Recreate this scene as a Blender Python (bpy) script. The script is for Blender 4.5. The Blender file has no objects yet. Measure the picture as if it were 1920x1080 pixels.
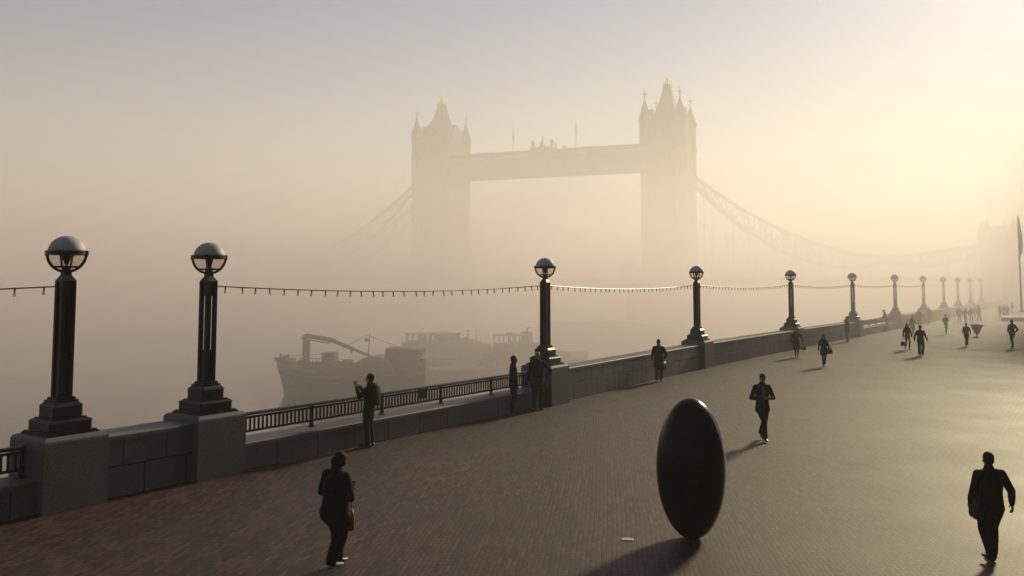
import bpy, bmesh, math, random
from mathutils import Vector, Matrix, noise
random.seed(7)
R = math.radians
sc = bpy.context.scene
col = sc.collection

# ------------------------------------------------------------------ camera
CAM_H, F, PITCH, PY = 4.1, 1650.0, R(4.3), 409.0      # eye height, focal length in photo pixels, pitch, principal row
cam = bpy.data.cameras.new('camera'); cam_ob = bpy.data.objects.new('camera', cam); col.objects.link(cam_ob)
cam_ob.location = (0, 0, CAM_H); cam_ob.rotation_euler = (math.pi/2 + PITCH, 0, 0)
cam.sensor_width = 36.0; cam.lens = F/1920*36; cam.shift_y = -(540-PY)/1920
cam.clip_start = 0.1; cam.clip_end = 6000
sc.camera = cam_ob

# ------------------------------------------------------------------ sky, sun, exposure
SUN_AZ, SUN_EL = R(35.5), R(22)
world = bpy.data.worlds.new('World'); sc.world = world; world.use_nodes = True
wn = world.node_tree; wn.nodes.clear()
sky = wn.nodes.new('ShaderNodeTexSky'); sky.sky_type = 'NISHITA'; sky.sun_disc = False
sky.sun_elevation = SUN_EL; sky.sun_rotation = SUN_AZ
sky.air_density = 1.0; sky.dust_density = 0.6; sky.ozone_density = 1.0
bg = wn.nodes.new('ShaderNodeBackground'); bg.inputs['Strength'].default_value = 0.06
wo = wn.nodes.new('ShaderNodeOutputWorld')
tint = wn.nodes.new('ShaderNodeMix'); tint.data_type = 'RGBA'; tint.blend_type = 'MULTIPLY'; tint.inputs[0].default_value = 1
tint.inputs[7].default_value = (.92, .93, 1.10, 1); wn.links.new(sky.outputs[0], tint.inputs[6]); wn.links.new(tint.outputs[2], bg.inputs[0]); wn.links.new(bg.outputs[0], wo.inputs[0])
sd = bpy.data.lights.new('sun', 'SUN'); sd.energy = 5.0; sd.angle = R(7); sd.color = (1.0, 0.90, 0.54)
so = bpy.data.objects.new('sun', sd); col.objects.link(so)
sv = Vector((math.sin(SUN_AZ)*math.cos(SUN_EL), math.cos(SUN_AZ)*math.cos(SUN_EL), math.sin(SUN_EL)))
so.rotation_euler = sv.to_track_quat('Z', 'Y').to_euler(); so.location = sv*300
sc.view_settings.view_transform = 'Standard'; sc.view_settings.look = 'None'
sc.view_settings.gamma = 1.0; sc.view_settings.exposure = 0.16; sc.view_settings.use_curve_mapping = False
sc.render.engine = 'CYCLES'
sc.cycles.max_bounces = 8; sc.cycles.diffuse_bounces = 2; sc.cycles.glossy_bounces = 2
sc.cycles.transmission_bounces = 4; sc.cycles.transparent_max_bounces = 12; sc.cycles.volume_bounces = 8
sc.cycles.caustics_reflective = False; sc.cycles.caustics_refractive = False
sc.cycles.use_denoising = True
try: sc.cycles.denoiser = 'OPENIMAGEDENOISE'
except Exception: pass
HAZE_D, TALL_D, MIST_D, MIST_TOP = 0.0009, 0.0021, 0.0132, 20.0

# ------------------------------------------------------------------ helpers
def at(px, py, Z=0.0):
    "the point at height Z that the photograph shows at a pixel"
    x = (px-960)/F; yv = (PY-py)/F
    d = Vector((x, math.cos(PITCH)-yv*math.sin(PITCH), math.sin(PITCH)+yv*math.cos(PITCH)))
    t = (Z-CAM_H)/d.z
    return Vector((d.x*t, d.y*t, Z))
def pd(px, py, Y):
    "the point at distance Y that the photograph shows at a pixel"
    x = (px-960)/F; yv = (PY-py)/F
    d = Vector((x, math.cos(PITCH)-yv*math.sin(PITCH), math.sin(PITCH)+yv*math.cos(PITCH)))
    t = Y/d.y
    return Vector((d.x*t, Y, CAM_H+d.z*t))

class MB:
    def __init__(s): s.bm = bmesh.new()
    def faces(s, vs, fs):
        v = [s.bm.verts.new(p) for p in vs]
        for f in fs:
            try: s.bm.faces.new([v[i] for i in f])
            except ValueError: pass
    def loft(s, rings, cap=True, closed=True):
        n = len(rings[0]); vs = [p for r in rings for p in r]; fs = []
        for i in range(len(rings)-1):
            for j in range(n if closed else n-1):
                k = (j+1) % n
                fs.append((i*n+j, i*n+k, (i+1)*n+k, (i+1)*n+j))
        if cap:
            fs.append(tuple(reversed(range(n)))); fs.append(tuple((len(rings)-1)*n+j for j in range(n)))
        s.faces(vs, fs); return s
    def box(s, c, d, rz=0, taper=1.0, ch=0.0):
        "c = centre of the bottom face, d = size; taper scales the top; ch chamfers the upright edges"
        cx, cy, cz = c; a, b = d[0]/2, d[1]/2; ca, sa = math.cos(rz), math.sin(rz)
        rg = []
        for z, t in ((0, 1.0), (d[2], taper)):
            x, y = a*t, b*t; k = ch
            pts = [(-x,-y),(x,-y),(x,y),(-x,y)] if not k else [(-x+k,-y),(x-k,-y),(x,-y+k),(x,y-k),(x-k,y),(-x+k,y),(-x,y-k),(-x,-y+k)]
            rg.append([(cx+p*ca-q*sa, cy+p*sa+q*ca, cz+z) for p, q in pts])
        return s.loft(rg)
    def prism(s, pts, z0, z1):
        return s.loft([[(x, y, z0) for x, y in pts], [(x, y, z1) for x, y in pts]])
    def tube(s, pts, rad, n=8, cap=True):
        pts = [Vector(p) for p in pts]; rad = rad if isinstance(rad, (list, tuple)) else [rad]*len(pts)
        rg = []; up = Vector((0, 0, 1))
        for i, p in enumerate(pts):
            d = (pts[min(i+1, len(pts)-1)]-pts[max(i-1, 0)]).normalized()
            u = d.cross(up) if abs(d.z) < .95 else d.cross(Vector((0, 1, 0)))
            u.normalize(); v = u.cross(d)
            rg.append([p+(u*math.cos(2*math.pi*k/n)+v*math.sin(2*math.pi*k/n))*rad[i] for k in range(n)])
        return s.loft(rg, cap)
    def bar(s, p, q, w, h):
        "a rectangular bar from p to q"
        p, q = Vector(p), Vector(q); d = (q-p).normalized(); u = d.cross(Vector((0, 0, 1)))
        if u.length < 1e-3: u = Vector((1, 0, 0))
        u.normalize(); v = u.cross(d)
        rg = [[e+u*a*w/2+v*b*h/2 for a, b in ((-1,-1),(1,-1),(1,1),(-1,1))] for e in (p, q)]
        return s.loft(rg)
    def lathe(s, prof, c=(0,0,0), n=24, cap=True, ph=0.0):
        return s.loft([[(c[0]+r*math.cos(2*math.pi*(k+ph)/n), c[1]+r*math.sin(2*math.pi*(k+ph)/n), c[2]+z) for k in range(n)] for r, z in prof], cap)
    def ball(s, c, r, n=16, m=10, rot=None):
        r = r if isinstance(r, (tuple, list)) else (r, r, r); c = Vector(c); rg = []
        for i in range(m+1):
            t = math.pi*i/m; t = min(max(t, .02), math.pi-.02)
            g = []
            for k in range(n):
                v = Vector((math.sin(t)*math.cos(2*math.pi*k/n)*r[0], math.sin(t)*math.sin(2*math.pi*k/n)*r[1], -math.cos(t)*r[2]))
                if rot: v = rot @ v
                g.append(c+v)
            rg.append(g)
        return s.loft(rg)
    def build(s, name, mat, parent=None, smooth=False, bevel=0.0, loc=None):
        bmesh.ops.recalc_face_normals(s.bm, faces=s.bm.faces)
        if bevel:
            es = [e for e in s.bm.edges if len(e.link_faces) == 2 and e.calc_face_angle(0) > R(30)]
            bmesh.ops.bevel(s.bm, geom=es, offset=bevel, segments=2, affect='EDGES', clamp_overlap=True)
        me = bpy.data.meshes.new(name); s.bm.to_mesh(me); s.bm.free()
        if smooth:
            for p in me.polygons: p.use_smooth = True
        o = bpy.data.objects.new(name, me); col.objects.link(o)
        if mat: me.materials.append(mat)
        if parent: o.parent = parent
        if loc is not None: o.location = loc
        return o

def tag(o, label=None, cat=None, group=None, kind=None):
    if label: o['label'] = label
    if cat: o['category'] = cat
    if group: o['group'] = group
    if kind: o['kind'] = kind
    return o
def empty(name, loc=(0,0,0), rz=0.0, label=None, cat=None, group=None):
    o = bpy.data.objects.new(name, None); col.objects.link(o); o.location = loc; o.rotation_euler = (0, 0, rz)
    o.empty_display_size = .3
    return tag(o, label, cat, group)
def copy_tree(o, parent=None):
    c = o.copy(); col.objects.link(c); c.parent = parent
    for ch in list(o.children): copy_tree(ch, c)
    return c

# ------------------------------------------------------------------ materials
def mat(name, c1, c2=None, rough=.6, metal=0.0, scale=4.0, bump=0.0, bscale=None, detail=6, spec=.5, coat=0.0, rvar=0.0, contrast=(.35,.65)):
    m = bpy.data.materials.new(name); m.use_nodes = True; nt = m.node_tree; b = nt.nodes['Principled BSDF']
    b.inputs['Roughness'].default_value = rough; b.inputs['Metallic'].default_value = metal
    b.inputs['Specular IOR Level'].default_value = spec; b.inputs['Coat Weight'].default_value = coat
    tc = nt.nodes.new('ShaderNodeTexCoord')
    n = nt.nodes.new('ShaderNodeTexNoise'); n.inputs['Scale'].default_value = scale; n.inputs['Detail'].default_value = detail
    nt.links.new(tc.outputs['Object'], n.inputs['Vector'])
    cr = nt.nodes.new('ShaderNodeValToRGB'); cr.color_ramp.elements[0].position = contrast[0]; cr.color_ramp.elements[1].position = contrast[1]
    cr.color_ramp.elements[0].color = (*c1, 1); cr.color_ramp.elements[1].color = (*(c2 or c1), 1)
    nt.links.new(n.outputs['Fac'], cr.inputs['Fac']); nt.links.new(cr.outputs[0], b.inputs['Base Color'])
    if rvar:
        mr = nt.nodes.new('ShaderNodeMapRange'); mr.inputs['To Min'].default_value = rough-rvar; mr.inputs['To Max'].default_value = rough+rvar
        nt.links.new(n.outputs['Fac'], mr.inputs['Value']); nt.links.new(mr.outputs[0], b.inputs['Roughness'])
    if bump:
        n2 = nt.nodes.new('ShaderNodeTexNoise'); n2.inputs['Scale'].default_value = bscale or scale*4; n2.inputs['Detail'].default_value = 4
        nt.links.new(tc.outputs['Object'], n2.inputs['Vector'])
        bp = nt.nodes.new('ShaderNodeBump'); bp.inputs['Strength'].default_value = bump; bp.inputs['Distance'].default_value = .02
        nt.links.new(n2.outputs['Fac'], bp.inputs['Height']); nt.links.new(bp.outputs[0], b.inputs['Normal'])
    return m

def brick_mat(name, w, h, mortar, c1, c2, cm, rough, rot=0.0, vertical=False, bump=.3, spec=.5, offset=.5, big=None, grain=None, rvar=.08, smooth=.1):
    m = bpy.data.materials.new(name); m.use_nodes = True; nt = m.node_tree; b = nt.nodes['Principled BSDF']; L = nt.links.new
    tc = nt.nodes.new('ShaderNodeTexCoord'); src = tc.outputs['Object']
    if vertical:
        sp = nt.nodes.new('ShaderNodeSeparateXYZ'); cb = nt.nodes.new('ShaderNodeCombineXYZ')
        L(src, sp.inputs[0]); ad = nt.nodes.new('ShaderNodeMath'); L(sp.outputs[0], ad.inputs[0]); L(sp.outputs[1], ad.inputs[1])
        L(ad.outputs[0], cb.inputs[0]); L(sp.outputs[2], cb.inputs[1]); v = cb.outputs[0]
    else:
        mp = nt.nodes.new('ShaderNodeMapping'); mp.inputs['Rotation'].default_value = (0, 0, rot); L(src, mp.inputs[0]); v = mp.outputs[0]
        wn_ = nt.nodes.new('ShaderNodeTexNoise'); wn_.inputs['Scale'].default_value = .35; wn_.inputs['Detail'].default_value = 2; L(src, wn_.inputs['Vector'])
        sm = nt.nodes.new('ShaderNodeVectorMath'); sm.operation = 'SUBTRACT'; sm.inputs[1].default_value = (.5, .5, .5); L(wn_.outputs['Color'], sm.inputs[0])
        sl = nt.nodes.new('ShaderNodeVectorMath'); sl.operation = 'SCALE'; sl.inputs['Scale'].default_value = .10; L(sm.outputs[0], sl.inputs[0])
        av = nt.nodes.new('ShaderNodeVectorMath'); L(v, av.inputs[0]); L(sl.outputs[0], av.inputs[1]); v = av.outputs[0]
    br = nt.nodes.new('ShaderNodeTexBrick'); br.offset = offset
    br.inputs['Scale'].default_value = 1; br.inputs['Brick Width'].default_value = w; br.inputs['Row Height'].default_value = h
    br.inputs['Mortar Size'].default_value = mortar; br.inputs['Mortar Smooth'].default_value = smooth; br.inputs['Bias'].default_value = -.1
    for k, c in (('Color1', c1), ('Color2', c2), ('Mortar', cm)): br.inputs[k].default_value = (*c, 1)
    L(v, br.inputs['Vector']); colr = br.outputs['Color']
    def mult(colr, scale, lo, hi, detail=5, stretch=None):
        n = nt.nodes.new('ShaderNodeTexNoise'); n.inputs['Scale'].default_value = scale; n.inputs['Detail'].default_value = detail
        if stretch:
            mp2 = nt.nodes.new('ShaderNodeMapping'); mp2.inputs['Rotation'].default_value = (0, 0, rot); mp2.inputs['Scale'].default_value = stretch
            L(src, mp2.inputs[0]); L(mp2.outputs[0], n.inputs['Vector'])
        else: L(src, n.inputs['Vector'])
        mr = nt.nodes.new('ShaderNodeMapRange'); mr.inputs['From Min'].default_value = .3; mr.inputs['From Max'].default_value = .7
        mr.inputs['To Min'].default_value = lo; mr.inputs['To Max'].default_value = hi; L(n.outputs['Fac'], mr.inputs['Value'])
        mx = nt.nodes.new('ShaderNodeMix'); mx.data_type = 'RGBA'; mx.blend_type = 'MULTIPLY'; mx.inputs[0].default_value = 1
        L(colr, mx.inputs[6]); L(mr.outputs[0], mx.inputs[7]); return mx.outputs[2], n
    n0 = None
    if big: colr, n0 = mult(colr, *big)
    if grain: colr, _ = mult(colr, *grain)
    if not vertical: colr, _ = mult(colr, 1.3, .62, 1.12, 8)
    L(colr, b.inputs['Base Color'])
    b.inputs['Specular IOR Level'].default_value = spec; b.inputs['Roughness'].default_value = rough
    if n0:
        mr = nt.nodes.new('ShaderNodeMapRange'); mr.inputs['From Min'].default_value = .3; mr.inputs['From Max'].default_value = .7
        mr.inputs['To Min'].default_value = rough-rvar; mr.inputs['To Max'].default_value = rough+rvar
        L(n0.outputs['Fac'], mr.inputs['Value']); L(mr.outputs[0], b.inputs['Roughness'])
    bp = nt.nodes.new('ShaderNodeBump'); bp.inputs['Strength'].default_value = bump; bp.inputs['Distance'].default_value = .01; bp.invert = True
    L(br.outputs['Fac'], bp.inputs['Height']); L(bp.outputs[0], b.inputs['Normal'])
    return m

M = {}
BRICK_ROT = R(90) + math.atan2(.105, 1)      # courses run towards a point a little right of straight ahead
M['paving'] = brick_mat('brick_paving', .30, .078, .008, (.025,.011,.014), (.104,.045,.045), (.003,.002,.002), .66, rot=BRICK_ROT, bump=1.0, spec=.42,
                        big=(.35, .7, 1.2), grain=(5.0, .7, 1.25, 3, (.5, 2.5, 1)), rvar=.03)
M['wall'] = brick_mat('granite_blocks', .95, .60, .020, (.12,.11,.12), (.19,.175,.185), (.015,.014,.017), .65, vertical=True, bump=.5, big=(1.2, .8, 1.1), grain=(70, .6, 1.4))
M['lowwall'] = brick_mat('granite_panels', 1.25, 1.4, .012, (.11,.105,.118), (.16,.15,.165), (.015,.014,.017), .65, vertical=True, bump=.5, big=(1.2, .8, 1.1), grain=(70, .6, 1.4))
M['granite'] = mat('grey_granite', (.07,.065,.075), (.165,.155,.17), rough=.6, scale=75, bump=.15, detail=2, contrast=(.38, .62))
M['river_wall'] = mat('river_wall_stone', (.10,.09,.085), (.2,.18,.17), rough=.8, scale=1.2, bump=.4)
M['iron'] = mat('black_painted_iron', (.008,.006,.011), (.013,.010,.016), rough=.40, scale=8, bump=.05, spec=.3)
M['dome'] = mat('grey_lamp_dome', (.42,.42,.45), (.50,.50,.52), rough=.6, scale=6)
M['steel'] = mat('rail_steel', (.04,.036,.04), (.07,.06,.06), rough=.32, metal=.7, scale=10)
M['egg'] = mat('polished_dark_bronze', (.003,.002,.005), (.006,.004,.008), rough=.24, scale=1.2, bump=.012, bscale=3, spec=.14)
M['stone'] = mat('bridge_stone', (.12,.10,.09), (.19,.16,.14), rough=.85, scale=.6, bump=.3, bscale=3)
M['slate'] = mat('bridge_slate', (.08,.07,.07), (.12,.10,.10), rough=.95, spec=.1, scale=1.0)
M['bridge_iron'] = mat('bridge_ironwork', (.10,.09,.09), (.14,.13,.13), rough=.75, scale=1.0)
M['gilt'] = mat('gilding', (.7,.48,.18), (.8,.58,.24), rough=.5, metal=1.0, scale=3)
M['hull'] = mat('barge_hull', (.018,.014,.014), (.05,.035,.03), rough=.6, scale=1.5, bump=.3)
M['deck'] = mat('barge_deck', (.06,.05,.045), (.12,.09,.07), rough=.7, scale=2, bump=.3)
M['cabin'] = mat('cabin_paint', (.10,.09,.085), (.17,.14,.13), rough=.5, scale=2)
M['rust'] = mat('rusty_scrap', (.05,.03,.022), (.13,.07,.045), rough=.8, scale=3, bump=.6)
M['flag'] = mat('flag_cloth', (.12,.05,.06), (.18,.10,.12), rough=.9, scale=3)
M['red'] = mat('red_housing', (.30,.04,.03), (.36,.06,.04), rough=.4, scale=5)
M['plate'] = mat('pale_cover_plate', (.55,.52,.45), (.75,.72,.62), rough=.35, scale=30)
M['dark_glass'] = mat('dark_window', (.09,.08,.08), (.11,.10,.10), rough=.25, scale=3)
M['facade'] = mat('shade_block_facade', (.10,.11,.12), (.16,.17,.18), rough=.35, scale=.4)  # for the unseen blocks added as shade casters
def glass(name, tint, alpha, rough=.05):
    m = bpy.data.materials.new(name); m.use_nodes = True; nt = m.node_tree; nt.nodes.clear()
    o = nt.nodes.new('ShaderNodeOutputMaterial'); t = nt.nodes.new('ShaderNodeBsdfTransparent'); t.inputs[0].default_value = (*tint, 1)
    g = nt.nodes.new('ShaderNodeBsdfPrincipled'); g.inputs['Base Color'].default_value = (.5,.48,.44,1); g.inputs['Roughness'].default_value = rough
    x = nt.nodes.new('ShaderNodeMixShader'); x.inputs[0].default_value = alpha
    nt.links.new(t.outputs[0], x.inputs[1]); nt.links.new(g.outputs[0], x.inputs[2]); nt.links.new(x.outputs[0], o.inputs[0])
    return m
M['bowl'] = glass('lamp_bowl_glass', (.93,.90,.84), .16)
M['bulb'] = glass('bulb_glass', (.75,.72,.66), .10)
# water
wm = bpy.data.materials.new('river_water'); wm.use_nodes = True; nt = wm.node_tree; b = nt.nodes['Principled BSDF']
b.inputs['Base Color'].default_value = (.035,.032,.028,1); b.inputs['Roughness'].default_value = .10; b.inputs['Specular IOR Level'].default_value = .6
tc = nt.nodes.new('ShaderNodeTexCoord'); mp = nt.nodes.new('ShaderNodeMapping'); mp.inputs['Scale'].default_value = (.6, 1.4, 1); mp.inputs['Rotation'].default_value = (0,0,R(20))
n1 = nt.nodes.new('ShaderNodeTexNoise'); n1.inputs['Scale'].default_value = .9; n1.inputs['Detail'].default_value = 5
bp = nt.nodes.new('ShaderNodeBump'); bp.inputs['Strength'].default_value = .10; bp.inputs['Distance'].default_value = .25
for a_, b_ in ((tc.outputs['Object'], mp.inputs[0]), (mp.outputs[0], n1.inputs['Vector']), (n1.outputs['Fac'], bp.inputs['Height']), (bp.outputs[0], b.inputs['Normal'])): nt.links.new(a_, b_)
M['water'] = wm

M['paving'].node_tree.nodes['Principled BSDF'].inputs['Specular Tint'].default_value = (1.0, .66, .60, 1)
# ------------------------------------------------------------------ the setting
WATER_Z = -7.0
LAMPS = [(-8.47,16.75), (-6.67,19.4), (1.155,30.8), (9.2,44.0), (18.1,57.3), (27.0,70.0), (36.0,83.0), (44.5,95.5), (52.3,107.0), (60.1,119.0), (68.0,131.0), (76.0,143.0)]
LV = [Vector((x, y, 0)) for x, y in LAMPS]
def wdir(i):
    a = LV[max(i-1, 0)]; b = LV[min(i+1, len(LV)-1)]
    if i in (0, 1): a, b = LV[0], LV[2]
    return (b-a).normalized()
PED = 1.22
first_dir = (LV[2]-LV[0]).normalized()
back = LV[0]-first_dir*15.0
far_end = LV[-1]+(LV[-1]-LV[-2]).normalized()*46
edge = [back-first_dir*60]+[back]+LV+[far_end, far_end+Vector((60, 60, 0)), Vector((400, 900, 0))]
def nrm(d): return Vector((-d.y, d.x, 0))        # towards the river
eo = []
for i, p in enumerate(edge):
    d = (edge[min(i+1, len(edge)-1)]-edge[max(i-1, 0)]).normalized(); eo.append(p+nrm(d)*.62)
# promenade paving
mb = MB(); pts = [(p.x, p.y, 0) for p in eo]+[(1500, 900, 0), (1500, -300, 0), (-200, -300, 0)]
f = mb.bm.faces.new([mb.bm.verts.new(p) for p in pts]); bmesh.ops.triangulate(mb.bm, faces=[f])
tag(mb.build('paving', M['paving']), kind='structure')
mb = MB()
mb.loft([[(p.x, p.y, z) for p in eo] for z in (-12, -.004)], cap=False, closed=False)
tag(mb.build('embankment', M['river_wall']), kind='structure')
mb = MB(); S = 3000
mb.faces([(-S,-S,WATER_Z),(S,-S,WATER_Z),(S,S,WATER_Z),(-S,S,WATER_Z)], [(0,1,2,3)])
tag(mb.build('river', M['water']), kind='structure')

# ------------------------------------------------------------------ pedestals
ORD = ['first', 'second', 'third', 'fourth', 'fifth', 'sixth', 'seventh', 'eighth', 'ninth', 'tenth', 'eleventh', 'twelfth', 'thirteenth']
lampdesc = ['nearest pedestal at the left edge', 'second nearest pedestal, left of the long railing', 'third pedestal, behind the bald man', 'fourth pedestal, right of the man in the long coat',
  'fifth pedestal, behind the woman in a long coat', 'sixth pedestal, where a man in a long coat stands', 'seventh pedestal, beside the man leaning on the railing', 'eighth pedestal from the left, in the mist',
  'ninth pedestal from the left, in the mist', 'tenth pedestal from the left, fading into mist', 'eleventh pedestal from the left, fading into mist', 'twelfth pedestal from the left, almost lost in mist', 'last pedestal at the far end, almost invisible in mist']
PED_H = 1.34
def pedestal(i, p, rz, scale=1.0):
    mb = MB(); w = PED/2; r = .10; rg = []
    prof = [(w, 0), (w, PED_H-r)]+[(w-r+r*math.cos(t), PED_H-r+r*math.sin(t)) for t in (R(22), R(45), R(67), R(90))]
    for a, z in prof: rg.append([(a*x, a*y, z) for x, y in ((-1,-1),(1,-1),(1,1),(-1,1))])
    mb.loft(rg)
    o = mb.build('granite_pedestal', M['granite']); o.location = (p.x, p.y, 0); o.rotation_euler = (0, 0, rz)
    return tag(o, f'granite block, {lampdesc[i]}', 'pedestal', 'granite pedestals along the river wall')

# ------------------------------------------------------------------ street lamp (built once, base at z = 0 on top of the pedestal)
def make_lamp():
    root = empty('street_lamp')
    b = MB()
    b.box((0,0,0), (.98,.98,.03)); b.box((0,0,.03), (.92,.92,.03))
    b.box((0,0,.06), (.82,.82,.16), ch=.05)
    b.loft([[(x*s, y*s, z) for x, y in ((-1,-1),(1,-1),(1,1),(-1,1))] for s, z in ((.41,.22),(.37,.255),(.345,.27))])
    b.box((0,0,.27), (.66,.66,.025))
    b.box((0,0,.295), (.57,.57,.20), ch=.045)
    b.loft([[(x*s, y*s, z) for x, y in ((-1,-1),(1,-1),(1,1),(-1,1))] for s, z in ((.285,.495),(.25,.53),(.21,.575))])
    b.box((0,0,.575), (.44,.44,.03)); b.box((0,0,.605), (.36,.36,.05))
    b.build('base', M['iron'], root, bevel=.006)
    p = MB(); z0, z1 = .655, 2.80; s0, s1 = 1.34, 2.50
    for z, h in ((z0, s0-z0), (s1, z1-s1)):
        p.box((0,0,z), (.20,.20,h))
        for x in (-.1,.1):
            for y in (-.1,.1): p.box((x, y, z), (.075,.075,h))
    for x in (-.1,.1):
        for y in (-.1,.1): p.box((x, y, s0), (.075,.075,s1-s0))
    for k in range(4):
        a = k*math.pi/2; c, s = math.cos(a), math.sin(a)
        for t in (-.052,.052):
            p.box((.094*c-t*s, .094*s+t*c, s0), (.02,.034,s1-s0), rz=a)
    p.loft([[(x*s, y*s, z) for x, y in ((-1,-1),(1,-1),(1,1),(-1,1))] for s, z in ((.137,2.80),(.137,2.83),(.075,2.93),(.07,3.0))])
    p.build('post', M['iron'], root, bevel=.004)
    cz = 3.345; rr = .338
    y = MB(); y.lathe([(.07,2.99),(.085,3.0),(.085,3.03),(.075,3.05),(.09,3.08)], n=16)
    y.lathe([(.02,3.07),(.20,3.075),(.235,3.10),(.20,3.11),(.02,3.10)], n=24)
    for k in range(4):
        a = math.pi/4+k*math.pi/2; pts = []
        for j in range(9):
            t = R(-2-j*9.2)
            pts.append((math.cos(a)*rr*1.03*math.cos(t), math.sin(a)*rr*1.03*math.cos(t), cz+rr*1.03*math.sin(t)))
        pts.append((math.cos(a)*.05, math.sin(a)*.05, 3.02))
        for q in range(len(pts)-1): y.bar(pts[q], pts[q+1], .028, .05)
    y.build('yoke', M['iron'], root)
    g = MB(); prof = [(rr*math.cos(R(t)), cz+rr*math.sin(R(t))) for t in range(6, 90, 7)]+[(.01, cz+rr)]
    g.lathe(prof, n=36); g.build('dome', M['dome'], root, smooth=True)
    g = MB(); g.lathe([(rr+.0,cz-.03),(rr+.022,cz-.03),(rr+.022,cz+.03),(rr-.0,cz+.03)], n=36)
    for k in range(4):
        a = math.pi/4+k*math.pi/2; g.box(((rr+.02)*math.cos(a), (rr+.02)*math.sin(a), cz-.045), (.05,.06,.1), rz=a)
    g.build('ring', M['iron'], root)
    g = MB(); g.lathe([(.06, cz-rr*.985)]+[(rr*.97*math.cos(R(t)), cz+rr*.97*math.sin(R(t))) for t in range(-78, -4, 8)], n=36, cap=False)
    g.build('glass_bowl', M['bowl'], root, smooth=True)
    g = MB(); g.lathe([(.015,cz-.30),(.02,cz-.22),(.045,cz-.19),(.05,cz-.15),(.075,cz-.12),(.08,cz-.04),(.11,cz-.02)], n=16)
    g.build('burner', M['iron'], root, smooth=True)
    return root
LAMP0 = make_lamp()
used = False
def place_lamp(i, p, rz):
    global used
    o = LAMP0 if not used else copy_tree(LAMP0); used = True
    o.location = (p.x, p.y, PED_H); o.rotation_euler = (0, 0, rz)
    tag(o, f'globe lamp on the {lampdesc[i]}', 'street lamp', 'globe lamps along the river wall')
RZ = []
for i, p in enumerate(LV):
    d = wdir(i); rz = math.atan2(d.y, d.x); RZ.append(rz)
    pedestal(i, p, rz); place_lamp(i, p, rz)
pl = Vector((100.8, 180.5, 0)); pedestal(12, pl, RZ[-1]); place_lamp(12, pl, RZ[-1])

# ------------------------------------------------------------------ walls and railings
def bay(a, b):
    d = (b-a).normalized(); return a+d*(PED/2), b-d*(PED/2), d
def frame(a, d):      # object placed at a, local x along the wall, local y towards the river
    return a, math.atan2(d.y, d.x)
def wall(a, b, h, label, material, front=-.42, thick=.80, group='granite parapet walls between the pedestals'):
    L = (b-a).length; d = (b-a).normalized(); root_loc, rz = frame(a, d)
    mb = MB(); mb.box((L/2, front+thick/2, 0), (L, thick, h-.10))
    mb.build_ = None
    root = empty('parapet_wall', root_loc, rz, label, 'wall', group)
    mb.build('wall_face', material, root)
    cp = MB(); rg = []
    y0, y1 = front-.02, front+thick+.02
    prof = [(y0,h-.10),(y0,h-.02),(y0+.02,h),(y1-.02,h),(y1,h-.02),(y1,h-.10)]
    cp.loft([[(x, y, z) for y, z in prof] for x in (0, L)])
    cp.build('coping', M['granite'], root)
    return root
def railing(a, b, zb, label, panel=2.55, plaque=None, simple=False):
    L = (b-a).length; d = (b-a).normalized(); loc, rz = frame(a, d)
    root = empty('railing', (loc.x, loc.y, zb), rz, label, 'railing', 'black railings along the river wall')
    y = .06; n = max(1, round(L/panel)); top = 1.16-zb+.02
    h = MB(); h.loft([[(x, y+q, z) for q, z in ((-.06,top-.04),(-.05,top-.008),(0,top+.006),(.05,top-.008),(.06,top-.04),(.04,top-.07),(-.04,top-.07))] for x in (0, L)])
    h.build('handrail', M['steel'], root)
    for z, nm in ((top-.14, 'top_rail'), (.13, 'bottom_rail')):
        r_ = MB(); r_.box((L/2, y, z), (L, .045, .05)); r_.build(nm, M['iron'], root)
    for k in range(n+1):
        x = L*k/n; x = min(max(x, .06), L-.06) if k in (0, n) else x
        p = MB(); p.box((x, y, 0), (.075, .075, top-.07)); p.box((x, y, 0), (.13, .13, .02)); p.build('post', M['iron'], root)
    for k in range(n):
        x0, x1 = L*k/n+.04, L*(k+1)/n-.04; m_ = round((x1-x0)/.125); pn = MB()
        for j in range(1, m_):
            x = x0+(x1-x0)*j/m_
            pn.box((x, y, .18), (.042 if not simple else .05, .03, top-.32))
        pn.build('baluster_panel', M['iron'], root)
    if plaque is not None:
        p = MB(); p.box((plaque, y-.03, .25), (.42, .015, .30)); p.build('plaque', M['steel'], root)
    return root
a, b, d = bay(back, LV[0]); a = LV[0]-d*(PED/2+14)
W_OFF = nrm
wall(a, b, .60, 'low granite wall under the short railing at the left edge', M['lowwall'])
railing(a+d*.0, b-d*.0, .60, 'short black railing at the left edge, running into the nearest pedestal')
a, b, d = bay(LV[0], LV[1]); wall(a, b, 1.20, 'short high wall of granite blocks between the two nearest pedestals', M['wall'], thick=.85)
a, b, d = bay(LV[1], LV[2]); wall(a, b, .60, 'long low granite wall under the long railing where three men stand', M['lowwall'])
railing(a, b, .60, 'long black railing with close balusters behind the three men', plaque=6.7)
walln = ['high block wall right of the bald man, between the third and fourth pedestals', 'high block wall carrying the red lifebuoy box', 'high wall behind the woman in the long coat, between fifth and sixth pedestals',
         None, 'misty wall between the seventh and eighth pedestals', 'misty wall between the eighth and ninth pedestals', 'misty wall between the ninth and tenth pedestals', 'misty wall between the tenth and eleventh pedestals', 'misty wall between the eleventh and twelfth pedestals']
for k, i in enumerate(range(2, 11)):
    a, b, d = bay(LV[i], LV[i+1])
    if i == 5:
        wall(a, b, .60, 'low granite wall under the distant railing', M['lowwall'])
        railing(a, b, .60, 'distant misty railing with a man leaning on it', simple=True)
    else:
        wall(a, b, 1.17 if i > 2 else 1.15, walln[k], M['wall'], front=-.42 if i % 2 else -.36)
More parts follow.
